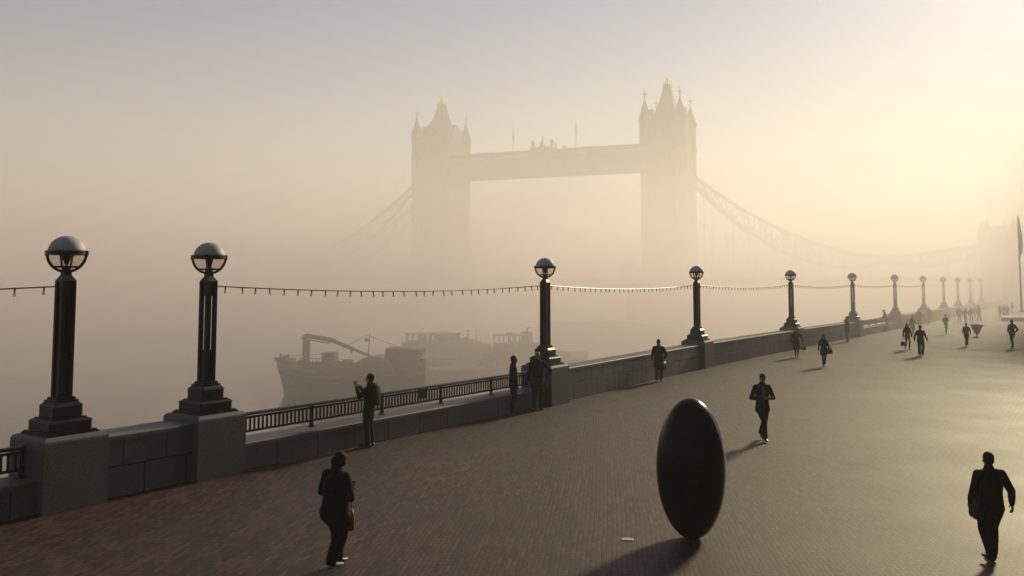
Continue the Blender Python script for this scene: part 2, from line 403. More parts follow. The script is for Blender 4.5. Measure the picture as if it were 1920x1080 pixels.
a = LV[-1]+(LV[-1]-LV[-2]).normalized()*PED/2
wall(a, pl-(pl-a).normalized()*.6, 1.15, 'faint wall curving away beyond the twelfth pedestal', M['wall'])

# ------------------------------------------------------------------ string lights
def string_lights(i, p, q, bulbs, label, sag=.16):
    root = empty('string_lights', (p.x, p.y, p.z), 0, label, 'string lights', 'strings of bulbs between the lamp posts')
    L = q-p; n = 24
    def f(t): return L*t-Vector((0, 0, sag*4*t*(1-t)))
    c = MB(); c.tube([f(k/n) for k in range(n+1)], .013, n=5); c.build('cable', M['iron'], root)
    if bulbs:
        s = MB(); s.tube([(0,0,0),(0,0,-.07)], .018, n=6); s.ball((0,0,-.075), (.018,.018,.01), n=6, m=4)
        g = MB(); g.ball((0,0,-.115), (.028,.028,.036), n=10, m=7)
        so_ = gb = None
        for k in range(bulbs):
            t = (k+.7+random.uniform(-.13,.13))/(bulbs+.4)
            if so_ is None: so_ = s.build('lamp_holder', M['iron'], root); gb = g.build('bulb', M['bulb'], root, smooth=True); o1, o2 = so_, gb
            else:
                o1 = so_.copy(); o2 = gb.copy(); col.objects.link(o1); col.objects.link(o2)
            o1.rotation_euler = (random.uniform(-.15,.15), random.uniform(-.15,.15), 0); o1.location = f(t); o2.parent = o1; o2.location = (0,0,0)
z = PED_H+2.72
def side(i, s): return LV[i]+(LV[min(i+1,11)]-LV[i] if s > 0 else LV[max(i-1,0)]-LV[i]).normalized()*.14+Vector((0,0,z))
slabel = ['string of bulbs between the second and third lamps, above the moored barges', 'string of bulbs between the third and fourth lamps', 'string of bulbs between the fourth and fifth lamps', 'string of bulbs between the fifth and sixth lamps',
  'fine string of bulbs between the sixth and seventh lamps', 'faint string between the seventh and eighth lamps', 'faint string between the eighth and ninth lamps', 'faint string between the ninth and tenth lamps', 'faint string between the tenth and eleventh lamps', 'faint string between the eleventh and twelfth lamps']
p0 = LV[0]-first_dir*.14+Vector((0,0,z)); string_lights(-1, p0-first_dir*13.5, p0, 30, 'string of bulbs running off the left edge from the nearest lamp')
for k in range(1, 11):
    string_lights(k, side(k, 1), side(k+1, -1), {1: 31, 2: 34, 3: 34, 4: 34}.get(k, 30 if k < 7 else 0), slabel[k-1])
#@@REST
# ------------------------------------------------------------------ the bridge
BR = Vector((47.5, 265, 0)); BA = Vector((-.925, .380, 0)).normalized(); BW = Vector((-BA.y*-1, 0, 0))
BW = Vector((-.380, -.925, 0)).normalized()          # towards the viewer
bridge = empty('bascule_bridge', (BR.x, BR.y, WATER_Z), 0, 'pale twin-towered stone bridge with high walkways rising out of the mist', 'bridge')
def bp(s, t, z):            # along the axis from the right tower, towards the viewer, absolute height
    v = BA*s+BW*t; return (v.x, v.y, z-WATER_Z)
ang = math.atan2(BA.y, BA.x)
def bbox(mb, s, t, z, ds, dt, dz, taper=1.0, ch=0.0): mb.box(bp(s, t, z), (ds, dt, dz), rz=ang, taper=taper, ch=ch)
ZT = 53.4
def make_tower(s0):
    mb = MB(); bbox(mb, s0, 0, 5, 10.8, 15.6, 32); bbox(mb, s0, 0, 37, 11.4, 16.2, 14.6)
    for z, g in ((21, .5), (36.6, .9), (46, .5), (51.2, .9)): bbox(mb, s0, 0, z, 10.8+g, 15.6+g, .8)
    # parapets and stepped gables
    for k in (-1, 1):
        for wd, h in ((4.6, 3.2), (3.2, 4.6), (1.6, 5.8)):
            bbox(mb, s0, k*7.2, 51.6, wd, 1.2, h); bbox(mb, s0+k*5.0, 0, 51.6, 1.2, wd*1.45, h)
        for j in (-1, 1):
            bbox(mb, s0+j*2.9, k*7.4, 51.6, .8, .8, 4.6, taper=.5); bbox(mb, s0+k*5.2, j*4.6, 51.6, .8, .8, 4.6, taper=.5)
    o = mb.build('tower', M['stone'], bridge)
    # windows
    for k in (-1, 1):
        for z in (9, 16, 24, 30, 40, 47):
            for j in ((-1, 0, 1) if z > 8 else (0,)):
                w = MB(); bbox(w, s0+j*2.4, k*(7.83 if z < 36 else 8.13), z, 1.3, .25, 3.2); w.build('window', M['dark_glass'], o)
                if z > 22: w = MB(); bbox(w, s0+k*(5.43 if z < 36 else 5.73), j*3.4, z, .25, 1.4, 3.2); w.build('window', M['dark_glass'], o)
    # turrets
    for a in (-1, 1):
        for t in (-1, 1):
            c = bp(s0+a*5.3, t*7.85, 0); b = MB(); cz = -WATER_Z
            prof = [(1.5, 5), (1.5, 36.2), (1.8, 37.0), (1.65, 38), (1.65, 44.6), (2.0, 45), (2.0, 45.6), (1.68, 46), (1.68, 52.4), (2.05, 53), (2.05, ZT)]
            b.lathe([(r, z) for r, z in prof], (c[0], c[1], cz), n=8, ph=.5)
            tu = b.build('turret', M['stone'], bridge)
            b = MB(); b.lathe([(1.95, ZT), (.16, 59.2)], (c[0], c[1], cz), n=8, ph=.5); b.build('spire', M['slate'], tu)
            b = MB(); b.lathe([(.16, 59.0), (.3, 59.3), (.12, 59.6), (.09, 62.4)], (c[0], c[1], cz), n=8)
            b.box((c[0], c[1], cz+60.7), (1.5, .24, .30), rz=ang+R(45)); b.box((c[0], c[1], cz+60.7), (.24, 1.5, .30), rz=ang+R(45)); b.ball((c[0], c[1], cz+60.1), .32, n=8, m=6)
            b.build('finial', M['stone'], tu)
    # roof
    rf = MB(); rg = []
    for z, p, q in ((51.6, 4.3, 6.0), (53.2, 3.7, 5.0), (57.0, 2.6, 3.6), (61.0, 1.6, 2.2), (64.4, .95, 1.25)):
        rg.append([bp(s0+x*p, y*q, z) for x, y in ((-1,-1),(1,-1),(1,1),(-1,1))])
    rf.loft(rg); bbox(rf, s0, 0, 64.4, 2.4, 3.0, .4); ro = rf.build('roof', M['slate'], bridge)
    cr = MB()
    for x in (-1, 1):
        for y in (-1, 1): cr.lathe([(.22,0),(.10,.5),(.22,1.0),(.05,2.3)], bp(s0+x*1.05, y*1.3, 64.8), n=8)
    cr.lathe([(.5,0),(.35,1.2),(.5,1.6),(.12,2.4),(.26,2.7),(.05,3.1),(.04,5.2)], bp(s0, 0, 64.8), n=8)
    for k in range(9):
        x = -1.05+2.1*k/8
        for y in (-1.35, 1.35): cr.lathe([(.08,0),(.02,1.1)], bp(s0+x, y, 64.8), n=5)
    cr.build('crown', M['gilt'], ro)
    pr = MB(); bbox(pr, s0, 0, -12, 21, 34, 17, ch=6.5); pr.build('pier', M['stone'], bridge)
make_tower(0); make_tower(77)
for t in (6.2, -6.2):           # the two high walkways
    mb = MB(); s0, s1 = 5.2, 71.8; zb, zt = 39.4, 46.0
    L = s1-s0
    def wb(z, h, th, tt=0): bbox(mb, (s0+s1)/2, t+tt, z, L, th, h)
    wb(zb, 4.0, 3.0); wb(zb-.25, .25, 3.5); wb(zb+4.0, .35, 3.3); wb(zt-.9, .9, 3.3)
    n = 36
    for k in range(n+1):
        s = s0+L*k/n
        for q in (-1.45, 1.45): bbox(mb, s, t+q, zb+4.3, .22, .16, zt-zb-5.0)
        if k < n:
            for q in (-1.45, 1.45):
                mb.bar(bp(s, t+q, zb+4.3), bp(s+L/n, t+q, zt-.8), .14, .2); mb.bar(bp(s, t+q, zt-.8), bp(s+L/n, t+q, zb+4.3), .14, .2)
    for k in range(25):
        s = s0+L*k/24; bbox(mb, s, t, zb-.1, .35, 3.3, 4.2)
    for s, w in ((38.5, 6.5), (22, 3.0), (56, 3.0)): bbox(mb, s, t, zb+.2, w, 3.5, zt-zb-.1)
    wk = mb.build('walkway', M['bridge_iron'], bridge)
    c = MB(); bbox(c, 38.5, t, zt, 7.2, 2.8, .9)
    for k in (-1, 1): c.lathe([(.45,0),(.45,1.4),(.7,1.5),(.7,2.2),(.3,2.3)], bp(38.5+k*3.1, t, zt+.9), n=8)
    c.lathe([(1.3,0),(1.2,.6),(.5,1.0),(.8,1.4),(.3,2.2),(.2,2.6),(.5,2.9),(.1,3.6)], bp(38.5, t, zt+.9), n=8)
    c.build('crest', M['stone'], wk)
def sag(s, sa, za, sl, zl, sb, zb_):
    if s <= sl: u = (sl-s)/(sl-sa); return zl+(za-zl)*u**1.7
    u = (s-sl)/(sb-sl); return zl+(zb_-zl)*u**1.5
for side_, s_in, s_out in ((-1, -5.3, -87.0), (1, 82.3, 164.0)):
    for t in (6.8, -6.8):
        mb = MB(); n = 26; top = []; bot = []
        L = s_out-s_in
        for k in range(n+1):
            u = k/n; s = s_in+L*u
            zt = sag(u, 0, 38.2, .66, 11.5, 1, 15.0)
            dep = 5.2*math.sin(math.pi*min(u/.66, 1))**.7+.9 if u < .66 else 2.6*math.sin(math.pi*(u-.66)/.34)+.9
            if u == 0: dep = 4.0
            top.append(bp(s, t, zt)); bot.append(bp(s, t, zt-dep))
        for k in range(n):
            mb.bar(top[k], top[k+1], .6, .75); mb.bar(bot[k], bot[k+1], .6, .75)
            mb.bar(top[k], bot[k], .3, .3)
            a_, b_ = (top[k], bot[k+1]) if k % 2 else (bot[k], top[k+1]); mb.bar(a_, b_, .3, .3)
        for k in range(2, n, 2):
            p = Vector(bot[k]); mb.bar(p, (p.x, p.y, 6-WATER_Z), .22, .22)
        mb.build('suspension_chain', M['bridge_iron'], bridge)
    mb = MB(); bbox(mb, s_out, 0, WATER_Z, 7, 15.5, 23); bbox(mb, s_out, 0, 16, 5.5, 12, 3.2, taper=.6)
    for a in (-1, 1):
        for t in (-1, 1): mb.lathe([(1.1,16),(1.1,18.5),(.1,21)], (*bp(s_out+a*3, t*7.2, 0)[:2], -WATER_Z), n=8)
    mb.build('abutment_tower', M['stone'], bridge)
mb = MB(); bbox(mb, 38.5, 0, 4.4, 251, 15, 1.6)
for k in range(41):
    u = k/40; s = 8+61*u; d_ = 3.2*(2*u-1)**2
    for t in (-6, 6): bbox(mb, s, t, 4.4-d_-.3, 1.6, .5, d_+.3)
mb.build('deck', M['bridge_iron'], bridge)
for s, nm in ((27.5, 'right'), (48.5, 'left')):
    f = empty('flagpole', (BR+BA*s+BW*6.2+Vector((0,0,46.0))), 0, f'thin flagpole with furled flag on the high walkway, {"nearer the right tower" if nm == "right" else "nearer the left tower"}', 'flagpole', 'flagpoles on the walkway')
    p = MB(); p.tube([(0,0,0),(0,0,8.6)], [.13,.07], n=6); p.build('pole', M['bridge_iron'], f)
    c = MB(); c.loft([[(x+.12, y, z) for x, y in ((-w,-.06),(w,-.08),(w,.08),(-w,.06))] for z, w in ((3.4,.10),(4.5,.30),(6.0,.25),(7.6,.10))]); c.build('flag', M['flag'], f)

# ------------------------------------------------------------------ scaffold on the river, buildings on the far right
def river_ob(name, px, Y, label, cat):
    p = pd(px, 533, Y); return empty(name, (p.x, p.y, WATER_Z), 0, label, cat)
o = river_ob('mooring_platform', 1180, 250, 'faint scaffold platform standing in the river before the right bridge tower', 'platform')
mb = MB()
for x in (-2.4, 0, 2.4):
    for y in (-1.5, 1.5): mb.box((x, y, -5), (.18,.18,21))
for z in (12.2, 14.0, 15.8): mb.box((0,0,z), (5.6,3.6,.3))
mb.bar((-2.4,-1.5,13), (2.4,-1.5,16), .2, .2); mb.bar((0,0,16), (0,0,21), .2, .2); mb.box((-.2,0,18.6), (2.4,.2,.3)); mb.box((-2,0,16), (.2,.2,3))
mb.build('frame', M['hull'], o)
mb = MB(); mb.box((0,0,16.1), (3.0,2.4,1.6)); mb.build('hut', M['cabin'], o)
o = river_ob('river_pontoon', 1120, 190, 'long faint pontoon lying on the river below the bridge', 'pontoon')
mb = MB(); rg = []
for x, h in ((-13,2.4),(-10,3.2),(4,3.4),(14,2.2),(20,1.0)): rg.append([(x, y, z) for y, z in ((-3,-.5),(3,-.5),(3,h),(-3,h))])
mb.loft(rg); mb.build('deck', M['deck'], o)
def far_building(px, Y, w, dpt, h, label, spire=None, chim=(), rz=.4):
    p = pd(px, 533, Y); o = empty('riverside_building', (p.x, p.y, 0), rz, label, 'building', 'buildings on the far right')
    mb = MB(); mb.box((0,0,0), (w,dpt,h)); mb.box((0,0,h), (w+.8,dpt+.8,.8)); wl = mb.build('wall', M['stone'], o)
    mb = MB(); mb.loft([[(x*w/2, y*dpt/2*q, z) for x, y in ((-1,-1),(1,-1),(1,1),(-1,1))] for z, q in ((h+.8,.98),(h+4.5,.15))]); mb.build('roof', M['slate'], o)
    for fl in range(1, int(h/4)):
        for k in range(int(w/4)):
            if (fl*int(w/4)+k) < 60:
                wi = MB(); wi.box((-w/2+2+k*4, -dpt/2-.02, fl*4), (1.6,.2,2.2)); wi.build('window', M['dark_glass'], wl)
    if spire:
        mb = MB(); mb.box((spire[0],0,h), (6,6,spire[1]*.45)); mb.loft([[(spire[0]+x*q, y*q, z) for x, y in ((-1,-1),(1,-1),(1,1),(-1,1))] for z, q in ((h+spire[1]*.45,3.2),(h+spire[1],.15))]); mb.build('spire', M['slate'], o)
    for cx, ch in chim:
        mb = MB(); mb.box((cx,0,h), (2.2,2.2,ch)); mb.build('chimney', M['stone'], o)
    return o
far_building(1955, 640, 44, 18, 58, 'very faint tall building with a spire at the right edge', spire=(-2, 15))
far_building(1905, 660, 24, 16, 40, 'faint lower building left of the one with the spire', chim=((-4, 6),))
p = pd(1859, 533, 620); o = empty('brick_chimney', (p.x, p.y, 0), 0, 'very faint slim chimney stack standing alone in the mist', 'chimney')
mb = MB(); mb.lathe([(3.0,0),(2.3,66),(2.6,66.3),(2.6,70),(2.3,70)], n=12); mb.build('shaft', M['stone'], o)

# ------------------------------------------------------------------ barges
def hull_mesh(L, B, Hd, bowrake=1.2, sheer=.6, sternf=.75, bowf=.25, sheer_aft=.2, trans=.95):
    "hull along +x (bow at +L/2), waterline at 0"
    mb = MB(); rg = []; n = 16
    for i in range(n+1):
        u = i/n; x = -L/2+L*u
        wf = 1.0
        if u > .78: wf = max(.04, math.sqrt(max(0, 1-((u-.78)/.22)**2.2)))
        if u < .10: wf = sternf+(1-sternf)*u/.10
        dz = sheer*max(0, (u-.55)/.45)**2+sheer_aft*max(0, (.3-u)/.3)**2
        top = Hd+dz; hb = B/2*wf; xb = x-(bowrake*((u-.78)/.22)**2 if u > .78 else 0)+(.8 if i == 0 else 0)
        rg.append([(xb, -hb*.86, -1.5), (xb+(x-xb)*.4, -hb*.98, -.2), (x, -hb, top*.72), (x, -hb-.07, top*.78), (x, -hb-.07, top), (x, hb+.07, top), (x, hb+.07, top*.78), (x, hb, top*.72), (xb+(x-xb)*.4, hb*.98, -.2), (xb, hb*.86, -1.5)])
    mb.loft(rg); return mb
def vessel(name, pa, pb, label, cat):      # pa stern, pb bow
    c = (pa+pb)/2; d = pb-pa; o = empty(name, (c.x, c.y, WATER_Z), math.atan2(d.y, d.x), label, cat); return o, d.length
# the dark barge with the crane, bow to the left
bow = at(519, 733, WATER_Z); st = pd(806, 733, bow.y-2); st.z = WATER_Z
o, L = vessel('crane_barge', st, bow, 'dark barge with a folded crane arm and bluff bow, nearest of the moored vessels', 'barge')
hull_mesh(L, 5.4, 2.0, sheer=1.3, bowrake=2.0).build('hull', M['hull'], o)
def bx(u): return L/2-L*u         # u = 0 at the bow, 1 at the stern
mb = MB(); mb.box((bx(.03),0,3.15), (1.0,1.5,.35)); mb.box((bx(.02),0,3.4), (.15,.15,.5)); mb.box((bx(.07),0,3.0), (.8,2.6,.35))
for k in (-.5, .5): mb.lathe([(.12,0),(.12,.45),(.18,.45),(.18,.55)], (bx(.06), k, 3.2), n=8)
mb.build('bow_bitts', M['hull'], o)
cr = MB(); cx = bx(.19); cr.box((cx,0,2.0), (1.7,1.6,.55)); cr.lathe([(.45,0),(.40,.4),(.32,.9)], (cx,0,2.5), n=12); cr.box((cx-1.0,0,2.1), (1.3,1.0,.9)); cr.box((cx+.55,0,2.7), (.35,.5,.5))
cb = cr.build('crane_base', M['hull'], o)
cr = MB(); cr.box((cx+.10,0,3.1), (.42,.42,2.45)); cr.box((cx-.28,.0,3.3), (.22,.22,2.1)); cr.build('crane_column', M['hull'], o)
cr = MB(); kz = 5.75; cr.bar((cx+.30,0,kz-.40), (cx-.1,0,kz), .42, .5); cr.bar((cx,0,kz), (cx-2.9,0,kz-.45), .45, .42)
cr.bar((cx-.4,0,kz-.45), (cx-2.6,0,kz-.75), .12, .12); cr.bar((cx-2.7,0,kz-.42), (cx-5.1,0,kz-1.35), .36, .36); cr.bar((cx-4.9,0,kz-1.28), (cx-7.1,0,kz-2.15), .22, .24)
cr.box((cx-4.9,0,kz-1.75), (.2,.2,.4)); cr.box((cx-7.1,0,kz-2.7), (.18,.2,.55)); cr.build('crane_boom', M['hull'], o)
mb = MB(); mb.box((bx(.36),.5,2.0), (1.3,1.5,2.1)); mb.build('deck_box', M['hull'], o)
mb = MB(); mb.box((bx(.50),2.2,2.0), (6.4,.15,1.25))
for k in range(8): mb.box((bx(.31)-k*.9,2.1,2.0), (.10,.2,1.35))
mb.build('hold_coaming', M['deck'], o)
mb = MB(); mb.tube([(bx(.60),.4,2.2),(bx(.61)-.1,.4,6.0)], [.07,.05], n=6); mb.ball((bx(.60)+.1,.4,5.4), .22, n=8, m=6); mb.box((bx(.60),.4,5.2), (.1,.9,.08)); mb.build('mast', M['hull'], o)
mb = MB(); cx2 = bx(.66); pr = [(2.1*math.cos(R(t)), 1.9*math.sin(R(t))**.8 if t not in (0,180) else 0) for t in range(0, 181, 15)]
mb.loft([[(cx2+a, y, 1.9+b) for a, b in pr] for y in (-1.9, 1.9)]); mb.build('domed_hopper', M['cabin'], o)
mb = MB(); cx3 = bx(.84)
mb.loft([[(cx3+x, y, z) for x, z in ((-1.9,2.9),(1.5,2.7),(1.9,3.4),(1.75,4.6),(-2.0,4.45),(-1.4,3.6))] for y in (-1.2, 1.2)]); mb.box((cx3,0,2.0), (3.0,2.0,.9)); mb.build('tipping_skip', M['rust'], o)
mb = MB()
for k in range(7):
    a = random.random()*6; mb.bar((cx3+random.uniform(-1.8,1.8), random.uniform(-1,1), 2.4), (cx3+random.uniform(-1.8,1.8), random.uniform(-1,1), 3.4+random.random()), .15, .3)
mb.box((bx(.96),0,1.9), (.6,.9,1.6)); mb.box((bx(.93),0,1.9), (.4,.6,1.9)); mb.build('deck_gear', M['rust'], o)
mb = MB()
for t in (-1, 1):
    for k in range(6): mb.lathe([(.30,-.1),(.42,-.05),(.42,.1),(.30,.15)], (bx(.15+k*.15), t*2.85, 1.1), n=10)
mb.build('tyre_fenders', M['hull'], o)
for t in (-1, 1):
    mb = MB()
    for k in range(9):
        x = bx(.10+k*.022); mb.box((x, t*(2.3-.03*k), 2.4), (.05,.05,.9))
    mb.tube([(bx(.10), t*2.3, 3.25), (bx(.29), t*2.1, 3.15)], .03, n=5); mb.tube([(bx(.10), t*2.3, 2.85), (bx(.29), t*2.1, 2.8)], .02, n=5)
    mb.build('bow_rail', M['hull'], o)
mb = MB(); mb.tube([(bx(.60),.4,5.9),(bx(.36),0,3.9),(bx(.05),0,3.6)], .025, n=5); mb.tube([(bx(.61),.4,5.8),(bx(.84),0,4.4)], .025, n=5); mb.tube([(cx-7.1,0,kz-2.6),(cx-7.1,0,2.6)], .03, n=5); mb.build('rigging', M['hull'], o)
mb = MB()
for k in range(26):
    x = bx(random.uniform(.28,.60)); mb.box((x, random.uniform(-1.6,1.6), 2.0), (random.uniform(.2,.9), random.uniform(.2,.8), random.uniform(.3,1.3)), rz=random.random()*3)
for k in range(10):
    x = bx(random.uniform(.70,.97)); mb.bar((x, random.uniform(-1,1), 2.2), (x+random.uniform(-.9,.9), random.uniform(-1,1), 3.6+random.random()), .1, .12)
mb.build('deck_stores', M['rust'], o)
# second barge behind: deckhouse and heap of scrap
a1 = pd(1010, 533, 127); b1 = pd(700, 533, 112)
o, L = vessel('scrap_barge', a1, b1, 'barge with a windowed deckhouse and a sloping heap of scrap, behind the crane barge', 'barge')
hull_mesh(L, 6.0, 2.3, sheer=.3, bowf=.4).build('hull', M['hull'], o)
o.scale.z = .62
def ux(px): return (pd(px, 533, 119).x-(a1.x+b1.x)/2)/math.cos(math.atan2((b1-a1).y, (b1-a1).x))
mb = MB(); xa, xb = ux(757), ux(862); mb.box(((xa+xb)/2,0,2.3), (abs(xa-xb),4.6,2.6)); xc, xd = ux(775), ux(862); mb.box(((xc+xd)/2,0,4.9), (abs(xc-xd),4.2,.9)); mb.build('deckhouse', M['cabin'], o)
xc, xd = ux(782), ux(848); Lw = abs(xc-xd); cx4 = (xc+xd)/2
mb = MB(); mb.box((cx4,0,7.35), (Lw+.6,3.9,.3))
for k in range(8):
    x = cx4-Lw/2+Lw*k/7
    for y in (-1.7, 1.7): mb.box((x,y,5.8), (.22 if k not in (0,7) else .4,.15,1.55))
mb.box((cx4,0,5.8), (Lw,3.5,.25)); mb.box((cx4-Lw*.36,0,5.8), (Lw*.28,3.4,1.55)); mb.box((cx4+Lw*.3,.4,5.8), (.8,.6,.9))
mb.build('wheelhouse', M['cabin'], o)
mb = MB(); rg = []; xs = [ux(p) for p in (845, 862, 880, 895, 908, 918, 928, 936)]; hs = [3.6, 3.9, 3.8, 3.2, 2.6, 1.5, .8, .3]
for x, h in zip(xs, hs):
    rg.append([(x+random.uniform(-.2,.2), 2.6*math.cos(R(t)), 2.2+h*max(0,math.sin(R(t)))**.7*random.uniform(.85,1.12)) for t in range(0, 181, 12)]+[(x, 0, 1.5)])
mb.loft(rg)
for k in range(110):
    i = random.randrange(len(xs)-1); u = random.random(); x = xs[i]*(1-u)+xs[i+1]*u; h = hs[i]*(1-u)+hs[i+1]*u; y = random.uniform(-1.9, 1.9); z = 2.2+h*(1-(y/2.6)**2)**.5*random.uniform(.8, 1.05)
    l = random.uniform(.25, .9); a = random.random()*6.28; mb.bar((x,y,z), (x+l*math.cos(a), y+l*math.sin(a)*.6, z+random.uniform(-.1,.45)), random.uniform(.05,.25), random.uniform(.05,.3))
mb.build('scrap_heap', M['rust'], o)
mb = MB(); mb.tube([(ux(870),1,5.8),(ux(870),1,8.0)], .05, n=5); mb.ball((ux(870),1,7.9), .22, n=6, m=4); mb.ball((ux(870),1,7.2), .2, n=6, m=4); mb.tube([(ux(885),1,5.3),(ux(885.5),1,8.3)], .04, n=5); mb.build('mast', M['hull'], o)
mb = MB(); xs2, xe2 = ux(745), ux(900); mb.box(((xs2+xe2)/2,-2.9,2.3), (abs(xs2-xe2),.15,1.0))
for k in range(30): mb.box((xs2+(xe2-xs2)*k/29,-3.0,2.3), (.12,.12,1.0))
mb.build('bulwark', M['deck'], o)
# third: low hull with a wheelhouse and a funnel
a2 = at(1092, 678, WATER_Z); a2 = pd(1092, 533, 128); b2 = pd(790, 533, 104)
o, L = vessel('low_barge', a2, b2, 'long low vessel with a glazed wheelhouse and bent funnel, behind the two men', 'barge')
hull_mesh(L, 5.6, 1.2, sheer=.5, sternf=.35, sheer_aft=1.2).build('hull', M['deck'], o)
th = math.atan2((b2-a2).y, (b2-a2).x); cmid = (a2+b2)/2
o.scale.z = .63
def ux(px, Y=118.5): return (pd(px, 533, Y).x-cmid.x)/math.cos(th)
mb = MB(); xa, xb = ux(936), ux(1000); mb.box(((xa+xb)/2,0,1.2), (abs(xa-xb),3.8,3.3)); mb.box((ux(968),0,4.5), (abs(ux(942)-ux(990)),3.4,.9)); mb.build('deckhouse', M['cabin'], o)
xa, xb = ux(942), ux(977); Lw = abs(xa-xb); cx = (xa+xb)/2; mb = MB(); mb.box((cx,0,7.05), (Lw+.2,3.2,.18)); mb.box((cx+Lw*.15,0,7.23), (.9,.5,.35))
for k in range(5):
    for y in (-1.4, 1.4): mb.box((cx-Lw/2+Lw*k/4,y,5.4), (.13,.12,1.7))
mb.build('wheelhouse', M['cabin'], o)
fx = ux(988); mb = MB(); mb.lathe([(.8,0),(.72,2.4),(.8,2.45),(.8,2.6)], (fx,0,5.0), n=14); mb.tube([(fx,0,7.4),(fx,0,7.9),(fx-.2,0,8.3),(fx-.6,0,8.45)], .16, n=8); mb.build('funnel', M['cabin'], o)
mb = MB(); mb.loft([[(ux(p), y*w, z) for y, z in ((-1,1.2),(1,1.2),(1,h),(-1,h))] for p, w, h in ((1003,1.8,3.6),(1030,1.8,3.3),(1058,1.6,2.8))]); mb.build('aft_house', M['cabin'], o)
mb = MB()
for p in (1062, 1072, 1082, 1088): mb.tube([(ux(p),2,1.5),(ux(p),2,2.6)], .04, n=5)
mb.tube([(ux(1060),2,2.6),(ux(1088),2,2.5)], .05, n=5); mb.tube([(ux(1060),-2,2.6),(ux(1088),-2,2.5)], .05, n=5); mb.build('stern_rail', M['hull'], o)
mb = MB()
for k in range(28):
    x = ux(random.uniform(905, 935)); mb.bar((x, random.uniform(-1.5,1.5), 1.3), (x+random.uniform(-.7,.7), random.uniform(-1.5,1.5), 1.6+random.random()*2.0), .15, .3)
mb.build('deck_gear', M['rust'], o)

# ------------------------------------------------------------------ things on the promenade
# the standing ellipsoid
pe = at(1304, 1018); pe.y += .25
mb = MB(); mb.ball((0,0,1.12), (.56,.56,1.13), n=72, m=48)
o = mb.build('egg_sculpture', M['egg'], smooth=True); o.location = (pe.x, pe.y, 0.0)
tag(o, 'tall smooth black egg-shaped sculpture standing upright on the brick paving', 'sculpture')
# pale plate in the paving
p = at(1177, 1012); root = empty('cover_plate', (p.x, p.y, 0), R(-8), 'small pale plate in the paving left of the egg sculpture', 'plate')
mb = MB(); mb.box((0,0,.001), (.19,.13,.012)); mb.build('plate', M['plate'], root, bevel=.002)
mb = MB()
for k in range(4): mb.box((-.06+k*.04,0,.0135), (.006,.08,.002))
mb.build('grooves', M['steel'], root)
# lifebuoy housing
d34 = (LV[4]-LV[3]).normalized(); n34 = nrm(d34); q = at(1404, 652)
t_ = (q-LV[3]).dot(d34); base = LV[3]+d34*t_-n34*.47
root = empty('lifebuoy_housing', (base.x, base.y, .32), math.atan2(d34.y, d34.x), 'small red lifebuoy housing fixed to the parapet wall', 'lifebuoy')
mb = MB(); mb.loft([[(.36*math.cos(R(t)), y, .42+.42*math.sin(R(t))) for t in range(0, 360, 20)] for y in (.08, -.10)]); mb.build('case', M['red'], root)
mb = MB(); mb.loft([[(.24*math.cos(R(t)), y, .42+.29*math.sin(R(t))) for t in range(0, 360, 20)] for y in (-.09, -.13)]); mb.build('lid', M['plate'], root)
# the cone-shaped bin
p = at(1832, 631); root = empty('planter', (p.x, p.y, 0), R(20), 'funnel-shaped planter on a thin stem, tapering to the ground', 'planter')
mb = MB(); mb.lathe([(.16,0),(.16,.03),(.06,.05),(.06,.18),(.14,.2)], n=16); mb.build('stem', M['iron'], root)
mb = MB(); mb.lathe([(.13,.2),(.44,.86),(.54,.88),(.54,.93),(.42,.93),(.40,.86),(.1,.3)], n=4, ph=.5); mb.build('bowl', M['iron'], root)
mb = MB(); mb.lathe([(.38,.84),(.2,.97),(.02,1.0)], n=10); mb.build('soil', M['rust'], root)
# flagpole on its plinth
p = pd(1913.5, 533, 103.5); root = empty('flagpole', (p.x, p.y, .87), 0, 'tall flagpole with a drooping flag on the stepped plinth at the right edge', 'flagpole')
mb = MB(); mb.lathe([(.25,0),(.25,.1),(.14,.2),(.12,.4),(.07,13.0),(.1,13.05),(.1,13.2),(.02,13.25)], n=12); mb.build('pole', M['iron'], root)
mb = MB(); rg = []
for z, w, t in ((7.6,.05,.05),(8.2,.30,.18),(9.4,.42,.25),(10.8,.34,.2),(12.0,.18,.12),(12.9,.06,.05)):
    rg.append([(.10+w*.5*math.cos(R(a))*(1+.35*math.sin(3*R(a)))+w*.45, t*math.sin(R(a)), z) for a in range(0, 360, 24)])
mb.loft(rg); mb.build('flag', M['flag'], root, smooth=True)
root.scale.z = .85
root = empty('stepped_plinth', (0,0,0), 0, 'low stepped stone plinth under the tall flagpole', 'plinth'); q = at(1878, 602)
root.location = (q.x, q.y, 0); root.rotation_euler = (0, 0, -R(29))
mb = MB(); mb.box((7,3.5,0), (14,7,.42)); mb.build('lower_step', M['granite'], root)
mb = MB(); mb.box((7.9,4.4,.42), (11,5.2,.45)); mb.build('upper_step', M['granite'], root)
# round raised platform at the right edge
cc = Vector((40.3, 50.0, 0)); root = empty('round_platform', cc, 0, 'round raised paved platform with a dark curved kerb at the right edge', 'platform')
mb = MB(); r_ = 9.6; N = 96
mb.lathe([(r_,0),(r_,.50)], n=N); mb.build('kerb_wall', M['river_wall'], root, smooth=False)
mb = MB(); mb.loft([[((r_+a)*math.cos(2*math.pi*k/N), (r_+a)*math.sin(2*math.pi*k/N), z) for k in range(N)] for a, z in ((-.5,.505),(-.5,.56),(.06,.56),(.06,.505))]); mb.build('coping', M['granite'], root)
mb = MB(); mb.lathe([(r_-.52,.502),(r_-.52,.52)], n=N); mb.build('top_paving', M['paving'], root)

